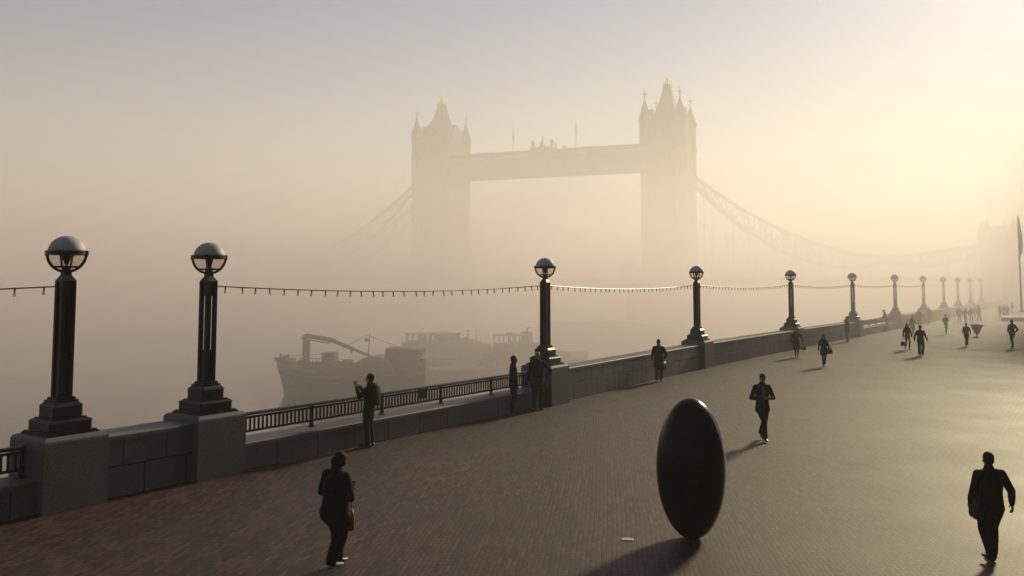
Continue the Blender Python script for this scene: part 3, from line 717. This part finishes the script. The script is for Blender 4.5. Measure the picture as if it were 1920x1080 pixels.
# ------------------------------------------------------------------ people
CL = {}
def cloth(k, c, rough=.85):
    if k not in CL: CL[k] = mat('cloth_'+k, c, tuple(x*1.35 for x in c), rough=rough, scale=7, bump=.25, bscale=22, spec=.12)
    return CL[k]
cloth('black', (.010,.009,.012)); cloth('navy', (.012,.013,.022)); cloth('grey', (.05,.05,.055)); cloth('shirt', (.10,.11,.16)); cloth('jeans', (.02,.024,.04)); cloth('brown', (.05,.032,.022)); cloth('red', (.07,.018,.02))
M['skin'] = mat('skin', (.30,.17,.12), (.36,.21,.15), rough=.55, scale=9)
M['skin_dark'] = mat('skin_dark', (.06,.035,.025), (.08,.045,.03), rough=.5, scale=9)
M['hair'] = mat('dark_hair', (.010,.008,.008), (.02,.016,.014), rough=.7, spec=.15, scale=40, bump=.5)
M['hair_brown'] = mat('brown_hair', (.03,.018,.012), (.05,.03,.02), rough=.7, spec=.15, scale=40, bump=.5)
M['shoe'] = mat('black_shoe', (.010,.010,.011), (.02,.02,.02), rough=.4, scale=10)
M['shoe_light'] = mat('pale_shoe', (.45,.40,.34), (.55,.50,.43), rough=.5, scale=10)
M['tan'] = mat('tan_leather', (.16,.07,.03), (.22,.10,.04), rough=.5, scale=12)
M['leather'] = mat('black_leather', (.012,.010,.010), (.02,.018,.018), spec=.2, rough=.5, scale=12)
M['phone'] = mat('phone_black', (.01,.01,.012), (.015,.015,.018), rough=.2, scale=5)

def V3(*a): return Vector(a)
def etube(mb, pts, rad, side, n=14):
    "closed elliptical tube; rad = list of (along side, across side)"
    pts = [Vector(p) for p in pts]; rg = []; N = len(pts); side = Vector(side)
    tg = [(pts[min(i+1,N-1)]-pts[max(i-1,0)]).normalized() for i in range(N)]
    def ring(p, t, a, b):
        u = (side-t*side.dot(t)).normalized(); v = t.cross(u)
        return [p+u*math.cos(2*math.pi*k/n)*a+v*math.sin(2*math.pi*k/n)*b for k in range(n)]
    a, b = rad[0]; m_ = min(a, b)
    for q in (.95, .8, .45): rg.append(ring(pts[0]-tg[0]*m_*q*.9, tg[0], a*math.sqrt(1-q*q), b*math.sqrt(1-q*q)))
    for p, t, (a, b) in zip(pts, tg, rad): rg.append(ring(p, t, a, b))
    a, b = rad[-1]; m_ = min(a, b)
    for q in (.45, .8, .95): rg.append(ring(pts[-1]+tg[-1]*m_*q*.9, tg[-1], a*math.sqrt(1-q*q), b*math.sqrt(1-q*q)))
    mb.loft(rg)
TMP = bpy.data.scenes.new('workbench')
def seg(mb, a, b, r1, r2, n=14):
    "a tapered limb with round ends"
    a, b = Vector(a), Vector(b); d = (b-a).normalized(); u = d.orthogonal().normalized(); v = d.cross(u); rg = []
    for c, r_, sg, qs in ((a, r1, -1, (80, 55, 30, 0)), (b, r2, 1, (0, 30, 55, 80))):
        for q in qs: rg.append([c+d*sg*r_*math.sin(R(q))+(u*math.cos(2*math.pi*k/n)+v*math.sin(2*math.pi*k/n))*r_*math.cos(R(q)) for k in range(n)])
    mb.loft(rg)
def remesh(mb, name, material, vox, parent=None, smooth_it=4, wrinkle=0.0):
    o = mb.build(name+'_raw', None); col.objects.unlink(o); TMP.collection.objects.link(o)
    m = o.modifiers.new('r', 'REMESH'); m.mode = 'VOXEL'; m.voxel_size = vox; m.adaptivity = 0
    if smooth_it:
        s = o.modifiers.new('s', 'SMOOTH'); s.iterations = smooth_it; s.factor = .5
    with bpy.context.temp_override(scene=TMP, view_layer=TMP.view_layers[0]):
        dg = bpy.context.evaluated_depsgraph_get(); me = bpy.data.meshes.new_from_object(o.evaluated_get(dg))
    old = o.data; bpy.data.objects.remove(o); bpy.data.meshes.remove(old)
    me.name = name
    if wrinkle:
        cs = [v.co.copy() for v in me.vertices]; ns = [v.normal.copy() for v in me.vertices]; out = []
        for co, no in zip(cs, ns):
            q = noise.noise(Vector((co.x*9, co.y*9, co.z*5)))*wrinkle+noise.noise(Vector((co.x*22+5, co.y*22, co.z*12)))*wrinkle*.5
            out.extend(co+no*q)
        me.vertices.foreach_set('co', out); me.update()
    for p in me.polygons: p.use_smooth = True
    me.materials.clear(); me.materials.append(material)
    ob = bpy.data.objects.new(name, me); col.objects.link(ob)
    if parent: ob.parent = parent
    return ob

ARM = {   # elbow, wrist for the right-hand side (+x); mirrored for the left
 'hang': ((.26,-.03,1.14), (.28,.05,.89)), 'phone': ((.25,-.04,1.14), (.10,.25,1.17)), 'photo': ((.21,.17,1.22), (.07,.33,1.44)),
 'pocket': ((.33,-.08,1.14), (.23,.05,.96)), 'hip': ((.42,-.06,1.18), (.22,.05,1.00)), 'fwd': ((.25,.05,1.14), (.23,.26,.99)), 'back': ((.27,-.14,1.16), (.26,-.24,.93)),
 'jog': ((.27,-.08,1.16), (.17,.17,1.14)), 'out': ((.33,-.04,1.15), (.38,.03,.91)), 'bag': ((.28,-.02,1.14), (.27,.10,.92)), 'rail': ((.22,.14,1.16), (.17,.36,1.10)), 'fold': ((.25,.02,1.14), (.02,.22,1.10)), 'text': ((.31,.0,1.13), (.07,.27,1.15)) }
def person(label, px, py, hpx=None, H=None, face=0, arms=('hang','hang'), step=0.0, lead=1, top='jacket', topc='black', legc='black', hair='short', hairc='hair', skin='skin', bw=1.0, vox=None,
           feet=.10, head_pitch=0.0, head_yaw=0.0, lean=0.0, shoe='shoe', shoe2=None, female=False, hem=None, bare=False, group=None, off=(0,0), shirt=False, lift=.07, hatc=None):
    pos = at(px, py); pos.x += off[0]; pos.y += off[1]
    if H is None: H = 1.75
    if hpx:       # height from the photograph
        H = min(max(pd(px, py-hpx, pos.y).z, 1.5), 1.95)
    k = H/1.77; D = pos.length
    vox = vox or (.0085 if D < 26 else .012 if D < 40 else .018 if D < 80 else .025)
    fine = vox < .013
    # ---- joints
    L_ = lean
    def tor(x, y, z): return V3(x, y+L_*max(0, z-.9), z)
    hipx = .095*bw; kn = {}; an = {}
    for s in (-1, 1):
        if step:
            if s == lead: kn[s] = V3(s*feet*.95, .24*step+.06, .52); an[s] = V3(s*feet*.8, .40*step, .10)
            else: kn[s] = V3(s*feet*.95, .02+.02*step, .49); an[s] = V3(s*feet*.8, -.38*step, .10+lift*step)
        else: kn[s] = V3(s*(hipx+feet)/2, .02, .50); an[s] = V3(s*feet, -.02, .09)
    sh = {s: tor(s*.178*(.92 if female else 1)*bw**.5, -.01, 1.42) for s in (-1, 1)}
    el = {}; wr = {}
    for s, nm in ((1, arms[0]), (-1, arms[1])):
        e, w = ARM[nm]; q = .02*(bw-1)*4
        el[s] = tor(s*(e[0]+q), e[1], e[2]); wr[s] = tor(s*(w[0]+(q if w[0] > .15 else 0)), w[1], w[2])
    hc = tor(0, .02+.06*math.sin(head_pitch), 1.655); nk = tor(0, -.01, 1.50)
    hr = Matrix.Rotation(head_yaw, 3, 'Z') @ Matrix.Rotation(-head_pitch, 3, 'X')
    X = (1, 0, 0)
    def hp(x, y, z): return hc+hr @ V3(x, y, z)
    # ---- body: one continuous surface
    b = MB()
    etube(b, [tor(0,0,.86), tor(0,0,.95), tor(0,.01,1.08), tor(0,.01,1.22), tor(0,0,1.36), tor(0,-.005,1.45)], [(.155*bw,.105*bw),(.165*bw,.11*bw),(.135*bw,.095*bw),(.15*bw,.105*bw),(.165,.105),(.10,.075)], X)
    etube(b, [nk-V3(0,0,.06), nk+V3(0,.005,.04), hp(0,-.015,-.06)], [(.07,.07),(.057,.06),(.055,.06)], X)
    b.ball(hc+hr @ V3(0,-.008,.028), (.074,.094,.092), n=20, m=14, rot=hr); b.ball(hc+hr @ V3(0,.018,-.045), (.056,.068,.075), n=18, m=12, rot=hr)
    b.ball(hp(0,.062,-.095), (.028,.024,.022), n=12, m=8, rot=hr)                                        # chin
    etube(b, [hp(0,.086,.012), hp(0,.100,-.012), hp(0,.106,-.028)], [(.009,.009),(.011,.012),(.016,.012)], X, n=10)   # nose
    b.ball(hp(0,.079,-.062), (.026,.011,.009), n=10, m=6, rot=hr); b.ball(hp(0,.078,.028), (.055,.016,.010), n=12, m=6, rot=hr)  # lips, brow
    for s in (-1, 1):
        b.ball(hp(s*.030,.074,.006), (.014,.010,.009), n=10, m=6, rot=hr); b.ball(hp(s*.076,-.004,-.008), (.011,.020,.032), n=10, m=8, rot=hr); b.ball(hp(s*.040,.058,-.03), (.024,.02,.02), n=10, m=6, rot=hr)
        etube(b, [V3(s*hipx,0,.90), (V3(s*hipx,0,.90)+kn[s])/2+V3(0,.01,0), kn[s]], [(.085*bw,.09*bw),(.072*bw,.078*bw),(.052,.055)], X)
        cf = kn[s]*.65+an[s]*.35; etube(b, [kn[s], cf+V3(0,-.02,0), kn[s]*.2+an[s]*.8, an[s]], [(.052,.055),(.052,.056),(.037,.038),(.034,.036)], X)
        toe = V3(s*.02, .17, -.065) if an[s].z < .15 else V3(s*.01, .12, -.12)
        etube(b, [an[s]+V3(0,-.04,-.05), an[s]+V3(0,.03,-.045), an[s]+toe], [(.034,.035),(.042,.034),(.035,.016)], X)
        seg(b, tor(s*.07,0,1.43), sh[s], .055, .055); seg(b, sh[s], el[s], .053, .038); seg(b, el[s], el[s]*.65+wr[s]*.35, .038, .038); seg(b, el[s]*.65+wr[s]*.35, wr[s], .037, .026)
        # hand: palm, four fingers, thumb
        fd = (wr[s]-el[s]).normalized(); inw = V3(-s, .15, 0); inw = (inw-fd*inw.dot(fd)).normalized(); wd = fd.cross(inw).normalized()
        if wd.y < 0 and abs(wd.y) > abs(wd.z): wd = -wd
        if abs(wd.z) > .6 and wd.z < 0: wd = -wd
        etube(b, [wr[s], wr[s]+fd*.05, wr[s]+fd*.09], [(.026,.018),(.038,.017),(.038,.015)], wd, n=12)
        curl = .9 if arms[0 if s == 1 else 1] in ('phone','photo','bag','rail','jog') else .45
        for j, ln in enumerate((.072, .080, .074, .058)):
            off_ = wd*(.029-.0195*j); p0 = wr[s]+fd*.09+off_; d1 = (fd*math.cos(curl*.6)+inw*math.sin(curl*.6)); d2 = (fd*math.cos(curl*1.7)+inw*math.sin(curl*1.7)); d3 = (fd*math.cos(curl*2.5)+inw*math.sin(curl*2.5))
            p1 = p0+d1*ln*.45; p2 = p1+d2*ln*.32; p3 = p2+d3*ln*.25
            etube(b, [p0-fd*.02, p0, p1, p2, p3], [(.0095,.0095),(.0095,.0095),(.009,.009),(.0082,.0082),(.0072,.0072)], wd, n=8)
        t0 = wr[s]+fd*.025+wd*.024; t1 = t0+(wd*.75+fd*.6+inw*.25).normalized()*.038; t2 = t1+(wd*.3+fd*.9+inw*.35).normalized()*.032
        etube(b, [t0, t1, t2, t2+(fd+inw*.5).normalized()*.02], [(.014,.013),(.012,.012),(.0105,.010),(.008,.008)], wd, n=8)
    body = remesh(b, 'person', M[skin], vox*.85, smooth_it=2 if fine else 1)
    # ---- clothes
    cm = CL[topc]; lm = CL[legc]
    t = MB()
    hem_z = hem if hem is not None else {'jacket': .84, 'coat': .50, 'shirt': .90, 'short_coat': .68, 'jumper': .90}[top]
    fl = 1.0 if hem_z > .8 else 1.12
    if female: rad = [(.178*bw*fl,.135*bw*fl),(.182*bw,.13*bw),(.150*bw,.115*bw),(.168*bw,.125*bw),(.172*bw**.5,.118*bw**.5),(.12,.09),(.078,.078)]
    else: rad = [(.185*bw*fl,.138*bw*fl),(.185*bw,.132*bw),(.172*bw,.125*bw),(.185*bw,.132*bw),(.19*bw**.5,.125*bw**.5),(.13,.095),(.080,.080)]
    zs = [hem_z+.06, max(.95, hem_z+.1), 1.10, 1.24, 1.365, 1.45, 1.525]
    if top in ('coat', 'short_coat'):
        zs = [hem_z+.05, .78 if hem_z < .7 else hem_z+.12]+zs[1:]; rad = [(rad[0][0]*1.04, rad[0][1]*1.12+abs(step)*.06), (rad[0][0], rad[0][1]+abs(step)*.02)]+rad[1:]
    etube(t, [tor(0,0,z) for z in zs], rad, X, n=22)
    for s in (-1, 1):
        aw = bw**.6
        seg(t, tor(s*.05,-.01,1.455), sh[s]+V3(-s*.01,-.005,.0), .060, .070*aw); seg(t, sh[s], sh[s]*.5+el[s]*.5, .073*aw, .066*aw); seg(t, sh[s]*.5+el[s]*.5, el[s], .066*aw, .058*aw)
        seg(t, el[s], el[s]*.5+wr[s]*.5, .058*aw, .052*aw); seg(t, el[s]*.5+wr[s]*.5, wr[s]*.96+el[s]*.04, .052*aw, .043)
    if hatc == 'hood': t.ball(tor(0,-.11,1.50), (.11,.06,.055), n=14, m=8)
    if not bare: etube(t, [nk+V3(0,-.015,-.02), nk+V3(0,-.01,.03)], [(.078,.078),(.071,.073)], X)
    nmt = {'jacket': 'jacket', 'coat': 'coat', 'short_coat': 'coat', 'shirt': 'shirt', 'jumper': 'jumper'}[top]
    remesh(t, nmt, cm, vox, body, smooth_it=3, wrinkle=.006 if fine else .008)
    if shirt:
        q = MB(); etube(q, [tor(0,.065,.98), tor(0,.085,1.12), tor(0,.095,1.25), tor(0,.075,1.40), tor(0,.05,1.47)], [(.05,.075),(.06,.075),(.065,.065),(.055,.06),(.03,.03)], X); remesh(q, 'shirt', CL['shirt'], vox, body, 2)
    g = MB()
    etube(g, [V3(0,0,.84), V3(0,0,.93), tor(0,0,1.02)], [(.165*bw,.118*bw),(.172*bw,.122*bw),(.155*bw,.115*bw)], X, n=20)
    tight = female and legc != 'grey' and bw < 1.15
    for s in (-1, 1):
        w1, w2, w3 = (.082, .060, .044) if tight else (.102, .078, .070)
        m1 = (V3(s*hipx,0,.88)+kn[s])/2
        etube(g, [V3(s*hipx,0,.88), m1+V3(0,.01,0), kn[s]+V3(0,.005,0), (kn[s]+an[s])/2+V3(0,-.012,0), an[s]+V3(0,-.005,.01)], [(w1*bw,(w1+.008)*bw),(w1*.88*bw,w1*.95*bw),(w2*bw,w2*1.05*bw),(w2*.92*bw,w2*bw),(w3*bw**.5,w3*1.1*bw**.5)], X)
    remesh(g, 'trousers' if not tight else 'leggings', lm, vox, body, 2, wrinkle=.005)
    for s in (-1, 1):
        q = MB(); a = an[s]; up = a.z > .15
        toe = V3(s*.025,.20,-.055) if not up else V3(s*.015,.13,-.15); hl = V3(0,-.055,-.045) if not up else V3(0,-.03,.0)
        etube(q, [a+hl, a+V3(0,.02,-.045 if not up else -.05), a+toe*.6+V3(0,0,-.02), a+toe], [(.040,.046),(.045,.050),(.052,.034),(.040,.022)], X)
        remesh(q, 'shoe', M[shoe2 if (shoe2 and s == 1) else shoe], vox*.8, body, 1)
    # ---- hair
    if hair != 'bald':
        q = MB(); q.ball(hc+hr @ V3(0,-.022,.042), (.083,.098,.092), n=18, m=12, rot=hr)
        if hair == 'short': q.ball(hc+hr @ V3(0,-.045,-.015), (.076,.070,.070), n=16, m=10, rot=hr)
        if hair == 'bob':
            q.ball(hc+hr @ V3(0,-.05,-.035), (.108,.088,.10), n=16, m=10, rot=hr); q.ball(nk+V3(0,-.035,.03), (.085,.06,.08), n=14, m=9); q.ball(hc+hr @ V3(0,-.02,.05), (.098,.105,.088), n=16, m=10, rot=hr)
            for s in (-1, 1): q.ball(hp(s*.075,.02,-.03), (.03,.05,.07), n=10, m=8, rot=hr)
        if hair == 'long':
            etube(q, [hp(0,-.04,.03), hp(0,-.065,-.06), hp(0,-.08,-.16), hp(0,-.085,-.27)], [(.085,.07),(.095,.06),(.10,.045),(.07,.03)], X)
            for s in (-1, 1): etube(q, [hp(s*.07,.01,.03), hp(s*.082,.01,-.06), hp(s*.085,.02,-.18)], [(.025,.045),(.025,.045),(.02,.03)], X)
        remesh(q, 'hair', M[hairc], vox*.85, body, 1, wrinkle=.004)
    if hatc == 'cap':
        q = MB(); q.ball(hc+hr @ V3(0,-.01,.05), (.092,.108,.075), n=18, m=10, rot=hr); q.ball(hp(0,.10,.03), (.07,.06,.012), n=14, m=6, rot=hr); remesh(q, 'cap', CL['black'], vox*.85, body, 1)
    if hatc == 'hat':
        q = MB(); q.ball(hc+hr @ V3(0,-.01,.05), (.092,.105,.085), n=18, m=10, rot=hr); q.ball(hp(0,0,.04), (.15,.16,.014), n=20, m=6, rot=hr); remesh(q, 'hat', CL['black'], vox*.85, body, 1)
    body.scale = (k, k, k); body.location = (pos.x, pos.y, 0.012); body.rotation_euler = (0, 0, face)
    tag(body, label, 'person', group)
    mt = Matrix.Translation(body.location) @ Matrix.Rotation(face, 4, 'Z') @ Matrix.Scale(k, 4)
    def world_pt(v): return mt @ Vector(v)
    return dict(ob=body, wr={s: world_pt(wr[s]+(wr[s]-el[s]).normalized()*.08) for s in (-1, 1)}, pt=world_pt, face=face, k=k, sh={s: world_pt(sh[s]) for s in (-1,1)})

def bag(name, c, size, rz, label, material='leather', handle=.16, cat='bag', strap=None, round_=.25):
    "c = top centre of the handle"
    w, d, h = size; o = empty(name, (c.x, c.y, c.z-handle-h), rz, label, cat)
    m_ = MB(); rg = []
    for z, q in ((0,.9),(h*.12,1.0),(h*.6,.95),(h,.72)):
        rg.append([(q*w/2*math.copysign(abs(math.cos(R(a)))**.5, math.cos(R(a))), q*d/2*math.copysign(abs(math.sin(R(a)))**.5, math.sin(R(a))), z) for a in range(0, 360, 20)])
    m_.loft(rg); m_.build('pouch', M[material] if material in M else CL[material], o, smooth=True)
    if handle > .02:
        t = MB(); t.tube([(-w*.28,0,h-.01),(-w*.2,0,h+handle*.8),(0,0,h+handle),(w*.2,0,h+handle*.8),(w*.28,0,h-.01)], .010, n=6); t.build('handle', M[material] if material in M else CL[material], o)
    if strap is not None:
        q = strap-Vector((c.x, c.y, c.z-handle-h)); q.rotate(Matrix.Rotation(-rz, 3, 'Z')); t = MB(); t.tube([(-w*.4,0,h*.9),(q.x-.03,q.y-.02,q.z),(q.x+.03,q.y+.02,q.z),(w*.4,0,h*.9)], .011, n=6); t.build('strap', M[material] if material in M else CL[material], o)
    return o
def gadget(p, rz, label, size=(.075,.012,.15), tilt=0.0):
    o = empty('phone', p, 0, label, 'phone'); o.rotation_euler = (tilt, 0, rz); m_ = MB(); m_.box((0,0,-size[2]/2), size); m_.build('case', M['phone'], o, bevel=.004)
    m_ = MB(); m_.box((0,-size[1]/2-.002,-size[2]*.43), (size[0]*.88,.002,size[2]*.86)); m_.build('screen', M['dark_glass'], o); return o

# foreground left, seen from behind

P = person('heavily built person in black seen from behind, head bowed, tan bag at the side', 627, 1066, hpx=214, face=R(-38), arms=('text','text'), step=.35, lead=-1, bw=1.42, hair='bob', head_pitch=R(32), head_yaw=R(-8), hem=.78, shoe='shoe', shoe2='shoe_light', lean=.05)
hand = (P['wr'][1]+P['wr'][-1])/2
gadget(hand+Vector((0,0,.05)), R(-38), 'phone in the hands of the person in the left foreground', tilt=R(-40))
s_ = P['pt']((.20,.11,1.04)); bag('tote_bag', Vector((s_.x, s_.y, s_.z)), (.17,.07,.30), P['face']+R(75), 'tan leather tote bag at the side of the person in the left foreground', 'tan', handle=.12)
# man taking a photograph at the railing
P = person('man in a dark hooded jacket standing at the railing, raising a camera to the river', 691, 838, hpx=136, face=R(72), arms=('photo','photo'), feet=.09, hatc='hood', legc='jeans', topc='black', lean=-.04)
hand = (P['wr'][1]+P['wr'][-1])/2
gadget(hand+Vector((-.03,.0,.05)), R(72), 'small camera held up by the man at the railing', size=(.13,.03,.08))
s_ = P['pt']((0,-.20,1.50)); bag('backpack', Vector((s_.x, s_.y, s_.z)), (.30,.16,.46), P['face'], 'black backpack on the back of the man taking a photograph', 'black', handle=.03)
# two men by the third pedestal
P = person('slim short-haired man in dark clothes in profile, standing next to the bald man', 962, 775, hpx=107, face=R(-78), arms=('hang','hang'), feet=.08, skin='skin_dark', bw=.95, lean=.02, legc='navy')
P = person('bald man in a dark coat facing the camera, hand on hip, leaning by the pedestal', 1008, 769, hpx=109, face=R(192), arms=('hang','hip'), hair='bald', feet=.11, bw=1.06, topc='navy', legc='black', head_yaw=R(12), hem=.80)
# man in a long coat walking away
P = person('man in a long dark coat walking away beside the parapet wall with a bag', 1222, 714, hpx=77, face=R(-14), arms=('pocket','hang'), step=.35, lead=1, top='coat', hem=.62, topc='brown', legc='grey', bw=1.05, off=(.25,-.35))
bag('briefcase', P['wr'][1]+Vector((.03,.05,0)), (.40,.10,.32), P['face']+R(70), 'dark bag carried by the man in the long coat', 'leather', handle=.08)
# man in a suit, phone in his hands
P = person('man in an open dark suit walking towards the camera, looking down at his phone', 1431, 826, hpx=124, face=R(184), arms=('text','text'), step=.55, lead=1, head_pitch=R(28), shirt=True, bare=True, hem=.76, topc='black', legc='black', feet=.03, lift=.12)
hand = (P['wr'][1]+P['wr'][-1])/2
gadget(hand+Vector((0,-.02,.03)), R(184), 'phone held by the man in the open suit', tilt=R(-45))
# women near the fifth pedestal
P = person('woman in a long brown coat holding a handbag, in front of the fifth pedestal', 1494, 670, hpx=55, face=R(170), arms=('hang','out'), step=.25, lead=1, top='coat', hem=.50, topc='brown', legc='black', female=True, hair='short', hairc='hair_brown')
bag('handbag', P['wr'][-1], (.30,.13,.22), R(10), 'round brown handbag held by the woman in the long coat', 'tan', handle=.14)
P = person('long-haired woman in a short dark coat, walking with a bag on her arm', 1545, 687, hpx=59, face=R(176), arms=('hang','fwd'), step=.3, lead=1, top='short_coat', hem=.66, female=True, hair='long', feet=.09)
bag('shoulder_bag', P['pt']((-.30,.05,1.05)), (.34,.15,.26), R(10), 'black shoulder bag carried by the long-haired woman', 'leather', handle=.05, strap=P['sh'][-1])
# man at the sixth pedestal, man leaning on the railing
P = person('stout man standing against the sixth pedestal in a short coat', 1589, 641, hpx=47, face=R(75), arms=('fold','fold'), feet=.1, top='short_coat', hem=.75, topc='brown', legc='grey', bw=1.1)
P = person('man leaning forward on the distant railing beside the seventh pedestal', 1663, 621, hpx=40, face=R(55), arms=('rail','rail'), feet=.1, lean=.25)
s_ = at(1657, 622); bag('rucksack', Vector((s_.x, s_.y, .50)), (.55,.35,.48), 0, 'dark bag on the ground at the feet of the man leaning on the railing', 'black', handle=.02)
# the group of four
P = person('woman with long hair walking with a handbag, left of the broad man', 1702, 656, hpx=49, face=R(178), arms=('hang','hang'), step=.3, lead=-1, female=True, hair='long', hem=.84, legc='black', topc='black')
bag('handbag', P['wr'][1]+Vector((-.05,0,.02)), (.28,.14,.26), R(8), 'dark handbag hanging from the hand of the woman left of the broad man', 'leather', handle=.26)
P = person('broad man in a flat hat and short jacket walking towards the camera with legs apart', 1727, 667, hpx=56, face=R(183), arms=('out','out'), step=.12, feet=.14, bw=1.12, hatc='hat', hem=.80, legc='navy')
P = person('woman in a dark coat walking close behind the woman with the handbag', 1712, 628, hpx=36, face=R(180), arms=('hang','fwd'), step=.3, female=True, hair='long', top='short_coat', hem=.60, topc='brown')
P = person('man walking just behind the long-haired women, half hidden', 1724, 616, hpx=37, face=R(175), arms=('hang','out'), step=.3, topc='grey', legc='grey', bw=1.05)
P = person('person in a coat walking beside the eighth pedestal', 1743, 607, hpx=31, face=R(172), arms=('hang','pocket'), step=.3, top='short_coat', topc='brown', legc='grey')
P = person('jogger in a dark top running towards the camera with arms bent', 1774, 627, hpx=37, face=R(176), arms=('jog','jog'), step=.6, lead=1, female=True, lift=.35, topc='grey', legc='navy', hem=.92, feet=.06)
P = person('man in a cap walking left just before the funnel-shaped planter', 1813, 649, hpx=40, face=R(150), arms=('fwd','back'), step=.4, lead=1, hatc='cap', topc='grey', legc='jeans', feet=.05)
P = person('man with hands in his pockets walking away at the right edge', 1899, 652, hpx=52, face=R(5), arms=('pocket','pocket'), step=.2, feet=.05, topc='navy', legc='black')
# far groups
far = [(1799, 604, 29, 'leftmost of the five people walking together under the tenth lamp', 'hang', False), (1810.5, 607, 29, 'second from the left of the five people under the tenth lamp, wearing a coat', 'out', True),
       (1821, 605, 29, 'middle one of the five people walking together under the tenth lamp', 'hang', True), (1828, 597, 24, 'half hidden person behind the five walking under the tenth lamp', 'hang', False), (1835.5, 602, 30, 'rightmost of the five people walking together under the tenth lamp', 'pocket', False)]
for i, (x, y, h, lb, ar, fm) in enumerate(far):
    person(lb, x, y, hpx=h, face=R(170+i*6), arms=('hang', ar), step=.3, lead=1 if i % 2 else -1, female=fm, hair='long' if fm else 'short', top='short_coat' if i % 2 else 'jacket', topc=('brown','grey','black')[i % 3], legc=('black','grey')[i % 2], group='people walking in the mist')
far = [(1875.5, 594, 19, 'shortest of the four misty figures left of the flagpole', 'hang', True), (1883, 595.5, 24, 'second from the left of the four misty figures by the flagpole', 'out', False),
       (1889.5, 595, 23, 'third from the left of the four misty figures by the flagpole', 'hang', False), (1898, 588, 21, 'farthest and faintest of the four figures by the flagpole', 'pocket', False)]
for i, (x, y, h, lb, ar, fm) in enumerate(far):
    person(lb, x, y, hpx=h, face=R(5+i*4), arms=('hang', ar), step=.25, lead=1 if i % 2 else -1, female=fm, hair='long' if fm else 'short', topc=('brown','grey','black')[i % 3], legc='grey', group='people walking in the mist')
# foreground right, walking away
P = person('man with cropped hair and a dark jacket walking away at the lower right', 1861, 1054, hpx=204, face=R(3), arms=('out','bag'), step=.30, lead=1, bw=1.2, hem=.86, feet=.10, lift=.14, legc='navy', topc='black')
bag('satchel', P['pt']((-.25,.0,1.08)), (.36,.12,.30), P['face']+R(80), 'black satchel at the hip of the man at the lower right', 'leather', handle=.03, strap=P['sh'][-1])

bpy.data.scenes.remove(TMP)
#@@END
# ------------------------------------------------------------------ unseen blocks added beside and behind the viewpoint to shade the near promenade
def shade_block(name, pts, h, label, floors):
    root = empty(name, (0,0,0), 0, label, 'building')
    mb = MB(); mb.prism(pts, 0, h); mb.build('facade', M['facade'], root)
    for k in range(1, floors):
        z = h*k/floors; cx = sum(p[0] for p in pts)/len(pts); cy = sum(p[1] for p in pts)/len(pts)
        mb = MB(); mb.prism([(cx+(x-cx)*1.006, cy+(y-cy)*1.006) for x, y in pts], z-.25, z+.25); mb.build('floor_band', M['bridge_iron'], root)
    return root
shade_block('added_shade_block', [(-70,-50),(90,-50),(90,-14),(-70,-14)], 42, 'long block added out of view behind the viewpoint to shade the foreground', 10)  # added out of view to cut skylight from behind
shade_block('added_shade_block', [(30,-13),(80,-13),(80,34),(34,34)], 38, 'square block added out of view at the right to shade the foreground', 9)  # added out of view to keep the near stone dark
shade_block('added_round_block', [(77.8+9*math.cos(R(t)), 109.3+9*math.sin(R(t))) for t in range(0, 360, 10)], 31, 'round block added off the right edge to shade the paving', 10)  # unseen, added and sized to cast the shade patch at right

# ------------------------------------------------------------------ haze
def vol(name, box, dens, colr, g, label, cat):
    m = bpy.data.materials.new(name+'_air'); m.use_nodes = True; nt = m.node_tree; nt.nodes.clear()
    o = nt.nodes.new('ShaderNodeOutputMaterial'); v = nt.nodes.new('ShaderNodeVolumePrincipled')
    v.inputs['Density'].default_value = dens; v.inputs['Anisotropy'].default_value = g; v.inputs['Color'].default_value = (*colr, 1)
    nt.links.new(v.outputs[0], o.inputs['Volume'])
    x0, x1, y0, y1, z0, z1 = box; mb = MB(); mb.box(((x0+x1)/2, (y0+y1)/2, z0), (x1-x0, y1-y0, z1-z0))
    return tag(mb.build(name, m), kind='stuff')
vol('haze', (-3100,3100,-3100,3100,-13,80), HAZE_D, (.98,.90,.91), .25, '', '')
vol('river_mist', (-3095,3095,46,3095,-12.7,78), TALL_D, (.98,.925,.91), .22, '', '')
for k, (y0, top) in enumerate(((55, 11.0), (62, 18.0), (72, 30.0))):
    vol('mist_bank', (-3090+5*k,3090-5*k,y0,3090-5*k,-12.5+.1*k,top), MIST_D/3, (.985,.89,.90), .50, '', '')
